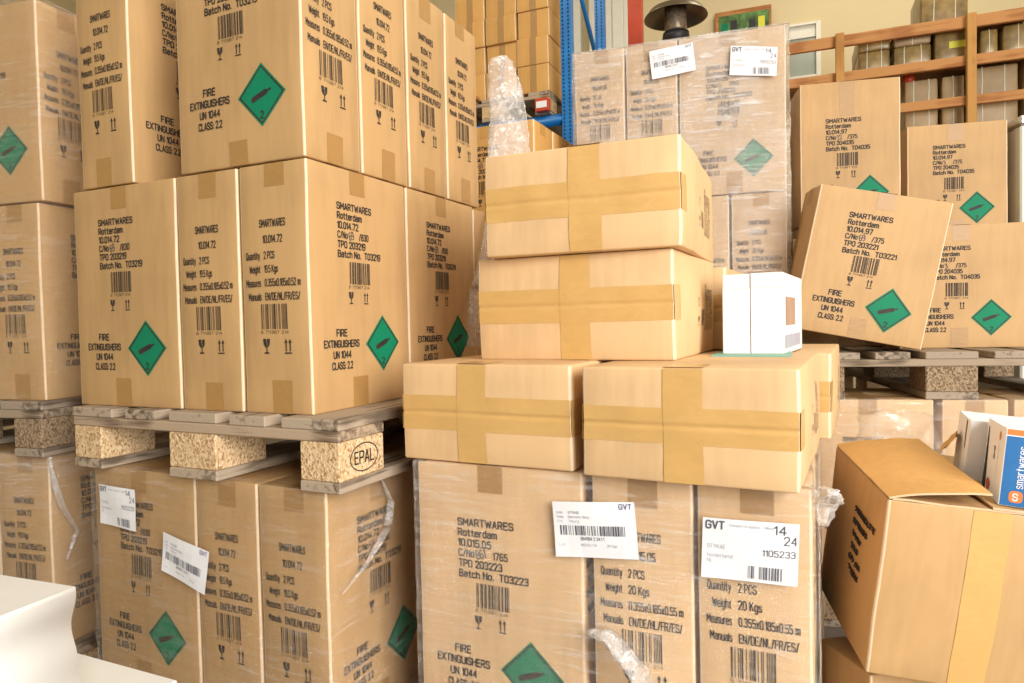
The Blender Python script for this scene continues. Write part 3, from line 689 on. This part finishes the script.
# stack behind the left one
fF = Frame(*fA.p(0, 1.18)[:2], fA.th); gF = 'cartons of the stack behind the left pallets'
pallet(fF, 0, 'floor pallet of the stack behind the left one', a_off=-.89, b_off=.03, Lb=.8)
for lv in range(3):
    for k in range(4):
        if k < 3 and lv < 2 and k > 0: continue
        carton('c72g', fF, -.357, .005 + k * .187, .144 + lv * .521, ('far carton in the top row, shade put into its golden-brown colour, behind the hanging bubble film' if lv == 2 else 'lower carton of the stack behind the hanging bubble film'), gF, 0, k % 2)

# stack behind the centre (wrapped)
fD = Frame(.943, 2.343, -.315); gD = 'wrapped cartons of the rear centre stack'
pallet(fD, 0, 'floor pallet of the rear centre stack', a_off=-.83, Lb=.6); pallet(fD, .714, 'upper pallet of the rear centre stack', a_off=-.83, Lb=.6)
for z, kind, nm in ((.144, 'c05', 'bottom'), (.858, 'c05d', 'middle'), (1.413, 'c05d', 'top')):
    if nm == 'top':
        carton(kind, fD, -.355, 0, z, 'top right wrapped carton of the rear centre stack with faded green diamond', gD, 0)
        carton(kind, fD, -.541, 0, z, 'middle narrow-faced wrapped carton at top of the rear centre stack', gD, 1, 1)
        carton(kind, fD, -.727, 0, z, 'left narrow-faced wrapped carton at top of the rear centre stack', gD, 1)
    else:
        carton(kind, fD, -.186, 0, z, nm + ' right carton of the rear centre stack', gD, 1)
        carton(kind, fD, -.373, 0, z, nm + ' inner carton of the rear centre stack', gD, 1, 1)
        carton(kind, fD, -.73, 0, z, nm + ' left carton of the rear centre stack', gD, 0)
    carton(kind, fD, -.355, .36 if nm == 'x' else (.187 if nm == 'top' else .358), z, nm + ' rear carton of the rear centre stack', gD, 0, 1)
fd = film(fD, [(-.729, 0), (0, 0), (0, .56), (-.729, .56)], .87, 1.965, 'hazy stretch film wrapped round the rear centre stack', 'film_hazy', 6, .006)
decal(fD, [(-.4545, 1.9294), (-.3049, 1.94), (-.2955, 1.844), (-.445, 1.8307)], -.0165, 'S', fd)
decal(fD, [(-.179, 1.9102), (-.0303, 1.8859), (-.0353, 1.7901), (-.1851, 1.8129)], -.0165, 'T', fd)

# right stack
fK = Frame(.937, 2.170, -.214); gK = 'cartons of the right stack'; zK = .868
pallet(fK, 0, 'floor pallet of the right stack', old=True)
carton('c05k', fK, .0, .0, .144, 'broad-faced wrapped carton under the right pallet, behind the open box', gK, 0)
carton('c05k', fK, .372, .0, .144, 'narrow-faced wrapped carton under the right pallet, next to the broad one', gK, 1, 1)
carton('c05k', fK, .565, .0, .144, 'wrapped carton under the right pallet at the frame edge', gK, 1)
carton('c05k', fK, .0, .187, .144, 'inner wrapped carton under the right pallet', gK, 0, 1)
carton('c05k', fK, .0, .90, .144, 'rear left wrapped carton under the right pallet', gK, 0)
carton('c05k', fK, .4, .90, .144, 'rear right wrapped carton under the right pallet', gK, 0, 1)
film(fK, [(-.002, 0), (.752, 0), (.752, 1.09), (-.002, 1.09)], .15, .722, 'clear stretch film round the cartons under the right pallet', 'film_soft', 8, .003)
pallet(fK, .724, 'weathered pallet with dark chip blocks carrying the right-hand cartons', old=True)
carton('c97', fK, .328, .24, zK, 'green-diamond carton behind the tilted one, standing on the right pallet', gK, 0)
carton('c97', fK, .45, .60, zK, 'hidden lower carton at the back of the right pallet', gK, 0, 1)
carton('c97s', fK, .468, .60, zK + .411, 'upper rear carton with green diamond beside the white panel', gK, 0, 1)
carton('c97', fK, .03, .46, zK, 'shaded carton under the tall-taped one on the right pallet', gK, 0)
carton('c97tall', fK, .056, .44, zK + .411 + .044, 'rear carton with long tape tail, left of the upper diamond carton', gK, 0)
m = MB(); m.box(0, .34, 0, .2, 0, .043, 'card_dull', .003); o = m.obj('flat_pack'); o.location = fK.p(.06, .45, zK + .4105); o.rotation_euler.z = fK.th
tag(o, 'flat brown pack lying between two rear cartons of the right pallet', 'pack')
w, d, h, body, tapes = carton_meshes('c97lean', 3)
o = empty('carton', (1.275, 2.146, .8705), (.02, .200, -.145))
for nm, me in [('box_body', body)] + [('packing_tape', t) for t in tapes]:
    me2 = me.copy(); me2.transform(Matrix.Translation((-w / 2, d / 2, 0))); link(nm, me2, o)
tag(o, 'tilted tan carton with green diamond leaning on one corner on the right pallet', 'carton', gK)
root = empty('metal_cabinet', fK.p(.885, .30, 0), (0, 0, fK.th))
m = MB(); m.box(0, .5, 0, .5, .05, 1.665, 'white_dull', .006); m.obj('cabinet_body', root)
m = MB(); m.box(-.006, .506, -.008, .506, 1.665, 1.70, 'chrome', .008); m.obj('top_rim', root)
m = MB(); m.box(.02, .48, -.006, .002, .1, 1.62, 'white_dull', .003); m.obj('door', root)
m = MB(); [m.box(x, x + .04, y, y + .04, 0, .05, 'black', .004) for x in (.02, .44) for y in (.02, .44)]; m.obj('feet', root)
root.location = fK.p(.838, .57, 0)
tag(root, 'pale cabinet with shiny metal top rim at the right frame edge', 'cabinet')

# open carton leaning on another
MW, MD, MH = .347, .370, .360
root = empty('open_carton', (.715, 1.31, .634), (.096, .103, -.178))
m = MB(); sk = Skin(MW, MD, MH, 21, .006, .005, .003); sk.body(m, 'card', skip=('top',))
art = []
for i, t in enumerate(('SMARTWARES EUROPE', 'SMARTWARES', 'Rotterdam', '10.016.40', 'C/No   /210', 'TPO 203240')):
    T_(art, t, MD - .16, MH - .085 - i * .026, .015, width=(.12, .085, .06, .05, .07, .065)[i], rot=-.05, bold=-.015)
sk.prints(m, 'left', art)
me = m.mesh('box_body', True); me.transform(Matrix.Translation((MW / 2, MD / 2, -MH))); bo = link('box_body', me, root)
md = bo.modifiers.new('board', 'SOLIDIFY'); md.thickness = .003; md.offset = -1
m = MB(); sk.strip(m, 'front', MW * .52 - .033, MW * .52 + .033, .002, MH - .002, 'tape_gold', .0008)
me = m.mesh('packing_tape'); me.transform(Matrix.Translation((MW / 2, MD / 2, -MH))); link('packing_tape', me, root)
def flap(name, pts, mat='card', th=.004, bend=.0, label=None):
    """pts: four corners (hinge a, hinge b, tip b, tip a)"""
    A = [Vector(p) for p in pts]; m = MB(); n = (A[1] - A[0]).cross(A[3] - A[0]).normalized()
    if n.z < 0: n = -n
    us = [i / 10 for i in range(11)]
    def fn(off):
        def f(u, v):
            p = A[0] * (1 - u) * (1 - v) + A[1] * u * (1 - v) + A[2] * u * v + A[3] * (1 - u) * v
            return p + n * (off + bend * math.sin(v * PI) + .002 * noise.noise(p * 14))
        return f
    m.grid(fn(0), us, us, mat); m.grid(fn(th), us, us, mat, flip=True)
    for e0, e1 in (((0, 0), (1, 0)), ((1, 0), (1, 1)), ((1, 1), (0, 1)), ((0, 1), (0, 0))):
        P = []; 
        for k in range(11):
            t = k / 10; u = e0[0] * (1 - t) + e1[0] * t; v = e0[1] * (1 - t) + e1[1] * t
            P += [fn(0)(u, v), fn(th)(u, v)]
        m.add(P, [(2 * k, 2 * k + 1, 2 * k + 3, 2 * k + 2) for k in range(10)], 'inner')
    o = m.obj(name, root)
    if label: o['label'] = label
    return o
flap('front_flap', [(.006, .004, -.002), (MW - .006, .004, -.002), (MW - .012, .16, -.012), (.012, .16, -.012)])
flap('back_flap', [(MW - .006, MD - .004, -.002), (.006, MD - .004, -.002), (.012, MD - .16, -.012), (MW - .012, MD - .16, -.012)])
flap('left_flap', [(.0, MD - .002, .0), (.0, .002, .0), (.172, -.004, .030), (.178, MD - .004, .036)], 'card_gold', bend=.006, label='raised golden-brown flap')
flap('right_flap', [(MW, .002, .0), (MW, MD - .002, .0), (MW - .168, MD - .002, .003), (MW - .168, .002, .003)])
m = MB(); m.grid(lambda u, v: Vector((.176 + .03 * u + .02 * v, .25 + .06 * u - .02 * v, .036 + .012 * math.sin(u * 4) + .045 * v + .008 * noise.noise(Vector((u * 5, v * 5, 2))))), [i / 8 for i in range(9)], [i / 6 for i in range(7)], 'tape')
o = m.obj('torn_tape', root); o['label'] = 'torn strip of brown tape'
tag(root, 'open tan carton with raised flap and vertical tape, tilted at the right', 'carton')
# box it rests on
fO = Frame(.724, 1.405, .17)
sk = Skin(.46, .17, .243, 22, .003); m = MB(); sk.body(m, 'card'); root = empty('carton', fO.p(.23, .085, 0), (0, 0, fO.th))
m.obj('box_body', root, True); m = MB(); sk.strip(m, 'top', .20, .26, .001, .169, 'tape'); sk.strip(m, 'front', .2, .26, .19, .242, 'tape'); m.obj('packing_tape', root)
tag(root, 'low carton on the floor underneath the tilted open carton', 'carton')

# blue and white product boxes on the open carton
def product_box(loc, rot, w, d, h, label, blue, group='product boxes on the open carton'):
    root = empty('product_box', loc, rot); m = MB(); m.box(0, w, 0, d, 0, h, 'paper', .001)
    Q = lambda P, mat: m.add(P, [tuple(range(len(P)))], mat)
    if blue:
        Q([(.002, -.0004, .001), (w - .001, -.0004, .001), (w - .001, -.0004, h - .014), (.002, -.0004, h - .014)], 'blue_print')
        Q([(.002, -.0004, h - .012), (w - .001, -.0004, h - .012), (w - .001, -.0004, h - .001), (.002, -.0004, h - .001)], 'orange')
        art = []; T_(art, 'smartwares', .035, .036, .018, 'paper', width=.078, rot=PI / 2, bold=.0)
        V = [(.026 + .011 * math.copysign(abs(math.cos(t)) ** .6, math.cos(t)), .019 + .011 * math.copysign(abs(math.sin(t)) ** .6, math.sin(t))) for t in [2 * PI * k / 24 for k in range(24)]]
        poly(art, V, 'orange')
        for V, F, mt in art: m.add([(u, -.0008 - (.0002 if mt == 'paper' else 0), v) for u, v in V], F, mt)
        art = []; T_(art, 'S', .0215, .0125, .017, 'paper', bold=.02)
        for V, F, mt in art: m.add([(u, -.0013, v) for u, v in V], F, mt)
    art = []
    if blue:
        T_(art, 'X', d * .50, h * .52, .034, 'grey_ink', xs=.55, bold=0); poly(art, [(d * .74 + .006 * math.cos(t), h * .86 + .009 * math.sin(t)) for t in [k * PI / 6 for k in range(12)]], 'orange')
        poly(art, [(d * .36 + .016 * math.cos(t), h * .14 + .012 * math.sin(t)) for t in [k * PI / 6 for k in range(12)]], 'red'); R_(art, d * .72, d * .73, h * .3, h * .75, 'faint_ink')
        poly(art, [(.004, h * .05), (.032, h * .05), (.018, h * .9), (.012, h * .9)][::1], 'dark')
    else:
        poly(art, [(d * .75, h * .5), (d * .8, h * .5), (d * .8, h * .95), (d * .72, h * .97)], 'dark')
    for V, F, mt in art: m.add([(-.0006, d - u, v) for u, v in V], F, mt)
    m.obj('box_body', root)
    f = MB(); f.box(.001, w - .001, -.0002, .02, h - .0005, h + .001, 'paper'); f.obj('tuck_flap', root)
    return tag(root, label, 'box', group)
product_box((.908, 1.292, .6245), (.0, .10, -.41), .22, .14, .146, 'blue fronted product box reading smartwares, standing on the open carton', True)
product_box((.945, 1.448, .634), (.05, .10, -.41), .16, .12, .128, 'white product box behind the blue fronted one on the open carton', False)
m = MB()   # plastic bag sheet behind the flap
def bagf(u, v):
    t = u * 2 * PI; r = .5 + .5 * math.sin(v * PI)
    p = Vector((.985 + .115 * math.cos(t) * (1.1 - .35 * v), 1.78 + .06 * math.sin(t), .57 + .16 * v))
    if v > .99: p = Vector((.99 + .05 * math.cos(t), 1.78 + .02 * math.sin(t), .735))
    return p + noise.noise_vector(p * 14) * .022 + noise.noise_vector(p * 38) * .008
m.grid(bagf, [i / 44 for i in range(45)], [i / 16 for i in range(17)], 'bag'); o = m.obj('plastic_bag')
tag(o, 'crumpled clear plastic bag sticking up behind the raised carton flap', 'plastic bag')

# white table and box in the near left corner
root = empty('white_table', (-.447, .892, 0), (0, 0, -.427))
m = MB(); m.box(-.75, 0, -.62, 0, .505, .530, 'white_top', .002); m.obj('tabletop', root)
for x in (-.72, -.07):
    for y in (-.58, -.06):
        m = MB(); m.box(x, x + .045, y, y + .045, 0, .505, 'white', .002); m.obj('leg', root)
tag(root, 'white table top corner in the near left corner of the view', 'table')
m = MB(); W_, D_, H_ = .34, .27, .16
def wavy(x, y, z):
    k = .003 * math.sin(z * 42 + .6) + .002 * math.sin(z * 95) + .011 * (1 - z / H_) ** 2
    return Vector((x + (k if x > -.01 else 0), y + (.3 * k if y > -.01 else 0), z))
zs = [H_ * i / 28 for i in range(29)]
for (x0, y0, x1, y1) in ((-W_, 0, 0, 0), (0, 0, 0, -D_), (0, -D_, -W_, -D_), (-W_, -D_, -W_, 0)):
    m.grid(lambda u, v: wavy(x0 + (x1 - x0) * u, y0 + (y1 - y0) * u, v), [0, 1], zs, 'white', flip=True)
m.add([wavy(x, y, H_) for x, y in ((-W_, -D_), (0, -D_), (0, 0), (-W_, 0))], [(0, 1, 2, 3)], 'white_top'); m.add([wavy(x, y, 0) for x, y in ((-W_, -D_), (0, -D_), (0, 0), (-W_, 0))], [(3, 2, 1, 0)], 'white')
o = m.obj('paper_stack', None, True); o.location = (-.521, .801, .5305); o.rotation_euler.z = -.355
tag(o, 'thick white stack of sheets with wavy edge on the near left table', 'paper stack')

# ------------------------------------------------------------------ rack with small boxes (rear left)
fR = Frame(.343, 4.35, -.40)
root = empty('pallet_rack', (0, 0, 0))
def upright(x, y, nm='upright'):
    m = MB(); m.box(-.035, .035, -.03, .03, 0, 3.6, 'blue_steel', .003)
    for k in range(70):
        for dx in (-.018, .018):
            m.add([(dx - .006, -.0308, 1.9 + k * .024), (dx + .006, -.0308, 1.9 + k * .024), (dx + .004, -.0308, 1.913 + k * .024), (dx - .004, -.0308, 1.913 + k * .024)], [(0, 1, 2, 3)], 'dark')
    m.box(-.06, .06, -.05, .05, 0, .008, 'blue_steel')
    o = m.obj(nm, root); o.location = (x, y, 0); o.rotation_euler.z = -.40; return o
upright(.385, 4.36); upright(.70, 5.15)
pL = fR.p(-2.6, .03); upright(pL.x, pL.y)
for zz in (2.250,):
    m = MB(); m.tube([fR.p(-2.58, .03, zz), fR.p(0, .03, zz)], .038, 'blue_steel', 4); m.obj('beam', root)
    m = MB(); m.tube([fR.p(-2.58, .90, zz), fR.p(.3, .90, zz)], .038, 'blue_steel', 4); m.obj('beam', root)
for z0, z1 in ((2.1, 2.75), (2.75, 3.4), (2.1, 1.4)):
    m = MB(); a, b = (Vector((.385, 4.37, z0)), Vector((.70, 5.13, z1))) if z0 < 2.7 else (Vector((.70, 5.13, z0)), Vector((.385, 4.37, z1)))
    m.tube([a, b], .016, 'blue_steel', 8); m.obj('brace', root)
tag(root, 'blue perforated steel pallet rack behind the stacks', 'rack')
pallet(Frame(fR.x, fR.y, fR.th), 2.292, 'pallet up on the blue rack under the small golden boxes', a_off=-.88)
sb = Skin(.211, .30, .1715, 31, .0012, .004, .001); m = MB(); sb.body(m, 'card_gold'); small = m.mesh('box_body', True)
t = MB(); sb.strip(t, 'front', .085, .13, .001, .171, 'tape_dull'); sb.strip(t, 'top', .085, .13, .001, .299, 'tape_dull'); stape = t.mesh('packing_tape')
first = None
for c in range(3):
    for r in range(4):
        if c == 2 and r == 3: pass
        if first is None:
            first = empty('small_carton'); link('box_body', small, first); link('packing_tape', stape, first); o = first
        else: o = copy_tree(first)
        p = fR.p(-.19 - c * .222 + random.uniform(-.002, .002), .17 + random.uniform(-.012, .012), 2.437 + r * .1745); o.location = p; o.rotation_euler = (0, 0, fR.th + random.uniform(-.008, .008))
        cn = ('right', 'middle', 'left')[c]; rn = ('bottom', 'second', 'third', 'top')[r]
        tag(o, f'small golden carton on the blue rack, {rn} of the {cn} column', 'carton', 'small cartons on the blue rack')
m = MB(); m.box(0, .13, 0, .002, 0, .17, 'paper'); art = []
for i in range(6): R_(art, .02, .095, .03 + i * .018, .034 + i * .018, 'faint_ink')
for V, F, mt in art: m.add([(u, -.0005, v) for u, v in V], F, mt)
o = m.obj('paper_notice'); o.location = fR.p(-.415, .165, 2.885); o.rotation_euler.z = fR.th
tag(o, 'white paper notice taped on the small golden cartons', 'paper')
m = MB(); m.box(0, .09, 0, .05, 0, .08, 'red', .004); m.box(.01, .08, -.002, 0, .02, .06, 'paper'); o = m.obj('red_box'); o.location = fR.p(-.16, -.055, 2.294); o.rotation_euler.z = fR.th
tag(o, 'little red and white box at the edge of the rack pallet', 'box')
for k, (x, y, z, s) in enumerate(((-.42, 4.9, 2.459, .29), (-.40, 4.92, 2.748, .25))):
    sb = Skin(s, .3, s * .98, 40 + k, .003); m = MB(); sb.body(m, ('card_gold', 'card')[k]); root = empty('carton', (x, y, z), (0, 0, -.4)); m.obj('box_body', root, True)
    m = MB(); sb.strip(m, 'front', s * .4, s * .55, .002, s * .97, 'tape'); m.obj('packing_tape', root)
    tag(root, ('lower' if k == 0 else 'upper') + ' brown box deeper on the rack, left of the small golden cartons', 'carton')
m = MB(); m.box(-.35, .35, -.25, .25, 0, .02, 'frame_wood'); o = m.obj('shelf_board'); o.location = (-.42, 4.9, 2.438); o.rotation_euler.z = -.4
tag(o, 'wooden shelf board on the rack under the deeper brown boxes', 'shelf')

# ------------------------------------------------------------------ wooden rail frame with strapped parcels (rear right)
fW = Frame(2.0, 4.4, -.37)
root = empty('wooden_rail_frame', fW.p(0, 0), (0, 0, fW.th))
for z0, z1 in ((2.665, 2.735), (2.445, 2.505), (2.212, 2.268)):
    m = MB(); m.box(-.33, 2.0, .022, .05, z0, z1, 'frame_wood', .003); m.obj('rail', root)
for a in (.068, .768, 1.6, -.32):
    m = MB(); m.box(a, a + .048, -.022, .022, 0, 2.735, 'frame_wood_z', .003); m.obj('post', root)
m = MB(); m.box(-.33, 2.0, .06, .75, 2.478, 2.50, 'frame_wood', .002); m.box(-.0, 2.0, .06, .75, 1.93, 1.95, 'frame_wood', .002); m.box(.4, 1.1, .06, .75, 2.700, 2.72, 'frame_wood', .002)
m.obj('shelf', root)
for a in (-.32, .068, .768, 1.9):
    m = MB(); m.box(a, a + .048, .75, .79, 0, 2.735, 'frame_wood_z', .003); m.obj('post', root)
tag(root, 'wooden frame of posts and three rails at the upper right', 'frame')
def parcel(a, b, z, w, d, h, mat, label, seed, straps=2, yellow=False, lid=False):
    root = empty('strapped_parcel', fW.p(a + w / 2, b + d / 2, z + .002), (0, 0, fW.th)); w -= .012; sk = Skin(w, d, h, seed, .006, .012, .004); m = MB(); sk.body(m, mat, edge=mat)
    m.obj('parcel_body', root, True)
    for k in range(straps):
        u = w * (k + .6) / (straps + .2); t = MB()
        for f in ('front', 'back'): sk.strip(t, f, (u if f == 'front' else w - u) - .0025, (u if f == 'front' else w - u) + .0025, .001, h - .001, 'strap', .002)
        sk.strip(t, 'top', u - .0025, u + .0025, .001, d - .001, 'strap', .002); t.obj('strap', root)
    if yellow:
        t = MB(); sk.strip(t, 'front', w * .35, w * .85, h * .4, h * .62, 'yellow', .003); o = t.obj('yellow_label', root); o['label'] = 'bright yellow label'
    return tag(root, label, 'parcel', 'strapped parcels on the wooden frame')
G = parcel
G(.20, .10, 2.501, .19, .4, .13, 'bundle', 'low wrapped parcel at left on the frame shelf, underneath another', 51, 2)
G(.20, .10, 2.633, .19, .4, .12, 'bundle', 'wrapped parcel at left on the frame shelf, on the low one', 52, 2)
G(.40, .10, 2.501, .21, .4, .13, 'bundle', 'second parcel from left, lower one, on the frame shelf', 53, 2)
G(.40, .10, 2.633, .21, .4, .06, 'bundle_pink', 'second parcel from left, upper one, on the frame shelf', 54, 1)
G(.62, .10, 2.501, .22, .4, .19, 'bundle', 'dark parcel with bright yellow label on the frame shelf', 55, 0, True)
G(.855, .10, 2.501, .10, .4, .16, 'bundle', 'small parcel right behind the frame post', 56, 1)
G(.97, .10, 2.501, .16, .4, .17, 'bundle', 'banded parcel right of the frame post on the shelf', 57, 1)
G(1.14, .10, 2.501, .2, .4, .21, 'bundle', 'large wrapped parcel at the right end of the frame shelf', 58, 1)
for i, (a, w, h, q) in enumerate(((.46, .19, .27, 'behind the lowest rail, leftmost'), (.66, .13, .27, 'behind the lowest rail next to the post'), (.80, .26, .30, 'behind the lowest rail right of the post'), (1.08, .3, .33, 'behind the lowest rail at frame edge'))):
    G(a, .12, 1.951, w, .4, h + .20, 'bundle_pink', 'brown strapped parcel ' + q, 60 + i, 2 if w > .15 else 1)
G(.560, .17, 2.724, .26, .4, .30, 'bundle', 'tall strapped parcel standing above the top rail', 66, 2)
m = MB(); m.lathe([(0, 0), (.03, 0), (.034, .03), (.03, .06), (0, .065)], 'red', 20); o = m.obj('red_pot'); o.location = fW.p(.50, .20, 2.425)
m2 = MB()
tag(o, 'little round red pot behind the lower rails near the long-taped carton', 'pot')

# ------------------------------------------------------------------ heater, red post
root = empty('patio_heater', (1.136, 4.66, 0))
m = MB(); m.lathe([(.02, 3.075), (.10, 3.062), (.17, 3.03), (.205, 2.985), (.207, 2.98), (.20, 2.985), (.165, 3.022), (.10, 3.052), (.02, 3.063)], 'heater', 56); m.obj('dome', root)
m = MB(); m.lathe([(.0, 3.06), (.072, 3.05), (.072, 2.90), (.066, 2.885), (0, 2.885)], 'heater_mesh', 32); m.obj('burner', root)
m = MB(); m.lathe([(0, 2.884), (.085, 2.88), (.09, 2.84), (.06, 2.80), (.022, 2.79), (.022, .32), (.2, .3), (.2, .02), (0, .02)], 'black', 32); m.obj('stand', root)
tag(root, 'dark dome-topped heater rising behind the rear centre stack', 'heater')
m = MB(); m.box(-.055, .055, -.05, .05, 0, 4.2, 'red', .004); o = m.obj('red_post'); o.location = (1.045, 5.6, 0); o.rotation_euler.z = -.35
tag(o, 'red painted steel post left of the dome heater', 'post')
m = MB(); m.box(-.14, .14, -.1, .1, 0, .012, 'red', .002); m.box(-.0, .004, -.1, .1, .012, .12, 'red')
# ------------------------------------------------------------------ room
fB = Frame(2.0, 7.0, -.35)
def struct(o, label=None): o['kind'] = 'structure'; return tag(o, label, None)
m = MB()
W0 = (.7417, 1.0242, 3.24, 3.765)      # window opening
R0 = (-9, 9, 0, 5.2)
def wallrect(a0, a1, z0, z1): m.box(a0, a1, 0, .2, z0, z1, 'wall')
wallrect(-9, W0[0], 0, 5.2); wallrect(W0[1], 9, 0, 5.2); wallrect(W0[0], W0[1], 0, W0[2]); wallrect(W0[0], W0[1], W0[3], 5.2)
o = m.obj('wall_back'); o.location = (2, 7, 0); o.rotation_euler.z = -.35; struct(o)
root = empty('window_1', (2, 7, 0), (0, 0, -.35)); root['kind'] = 'structure'
m = MB()
for a0, a1, z0, z1 in ((W0[0], W0[0] + .03, W0[2], W0[3]), (W0[1] - .01, W0[1] + .03, W0[2], W0[3]), (W0[0], W0[1], W0[2], W0[2] + .03), (W0[0], W0[1], W0[3] - .02, W0[3])): m.box(a0, a1, -.03, .05, z0, z1, 'wall_pale')
m.obj('window_frame', root)
m = MB(); m.box(W0[0] + .03, W0[1] - .01, .02, .03, W0[2] + .03, W0[3] - .02, 'glass'); m.box(W0[0] + .03, W0[1] - .01, .0, .019, W0[3] - .13, W0[3] - .02, 'wall_pale'); m.obj('window_pane', root)
for i, (a, w, mt) in enumerate(((-1.55, .30, 'wall_pale'), (-1.16, .36, 'wall_pale'), (-.93, .035, 'wall_pale'), (-.80, .05, 'wall_pale'))):
    m = MB(); m.box(a, a + w, -.12, -.001, 0, 5.2, mt, .01); o = m.obj('trim_%d' % (i + 1)); o.location = (2, 7, 0); o.rotation_euler.z = -.35; struct(o)
m = MB(); m.box(0, .52, -.03, 0, 0, .32, 'frame_wood', .003); me = MB()
root = empty('framed_picture', fB.p(.10, -.03, 3.66), (0, 0, -.35)); m.obj('picture_frame', root)
m = MB(); m.box(.035, .5, -.034, -.03, .03, .275, 'foliage'); 
for k in range(5): m.box(.06 + k * .085, .12 + k * .085, -.037, -.034, .08 + .03 * (k % 2), .2 + .02 * (k % 3), ('green', 'black', 'foliage', 'black', 'yellow')[k])
m.obj('picture', root); tag(root, 'framed green and black picture on the wall above the rear centre stack', 'picture')
m = MB(); m.box(-9, 9, -6, 12, -.1, 0, 'floor'); struct(m.obj('floor'))
m = MB(); m.box(-9, 9, -1.5, 12, 5.2, 5.35, 'ceiling'); struct(m.obj('ceiling'))
m = MB(); m.box(-5.2, -5.0, -6, 10.5, 0, 5.2, 'wall'); struct(m.obj('wall_left'))
m = MB(); m.box(6.6, 6.8, -6, 8, 0, 5.2, 'wall'); struct(m.obj('wall_right'))

# ------------------------------------------------------------------ light
w = bpy.data.worlds.new('World'); sc.world = w; w.use_nodes = True
w.node_tree.nodes['Background'].inputs[0].default_value = (1, .97, .93, 1); w.node_tree.nodes['Background'].inputs[1].default_value = .62
def area(name, loc, target, sx, sy, power, col):
    l = bpy.data.lights.new(name, 'AREA'); l.shape = 'RECTANGLE'; l.size = sx; l.size_y = sy; l.energy = power; l.color = col
    o = bpy.data.objects.new(name, l); COL.objects.link(o); o.location = loc
    o.rotation_euler = (Vector(target) - Vector(loc)).to_track_quat('-Z', 'Y').to_euler(); return o
area('added_key_light', (2.3, -2.4, 2.1), (.2, 1.8, .7), 2.6, 2.8, 350, (1, .97, .92))  # unseen soft key light added behind the camera at right, no door there
for k, (x, y) in enumerate(((-1.5, 2.6), (2.4, 2.6), (-1.0, 5.2), (3.0, 5.2))):
    area('ceiling_lamp', (x, y, 5.1), (x, y, 0), 1.6, .5, (45 if y < 3 else 38), (1, .92, .75))

cam = bpy.data.cameras.new('Camera'); co = bpy.data.objects.new('Camera', cam); COL.objects.link(co)
p, r = -.0296, -.022
cp, sp, cr, sr = math.cos(p), math.sin(p), math.cos(r), math.sin(r)
f = Vector((0, cp, sp)); u = Vector((0, -sp, cp)); x = Vector((1, 0, 0)); X = cr * x + sr * u; U = -sr * x + cr * u
mw = Matrix((X, U, -f)).transposed().to_4x4(); mw.translation = (0, 0, .99); co.matrix_world = mw
cam.sensor_width = 36; cam.lens = 691.2 / 1024 * 36; cam.clip_start = .02; cam.clip_end = 100
sc.camera = co
sc.view_settings.view_transform = 'Standard'; sc.view_settings.look = 'None'; sc.view_settings.gamma = 1; sc.view_settings.use_curve_mapping = False
sc.view_settings.exposure = .0
sc.cycles.transparent_max_bounces = 24; sc.cycles.max_bounces = 8; sc.cycles.use_denoising = True
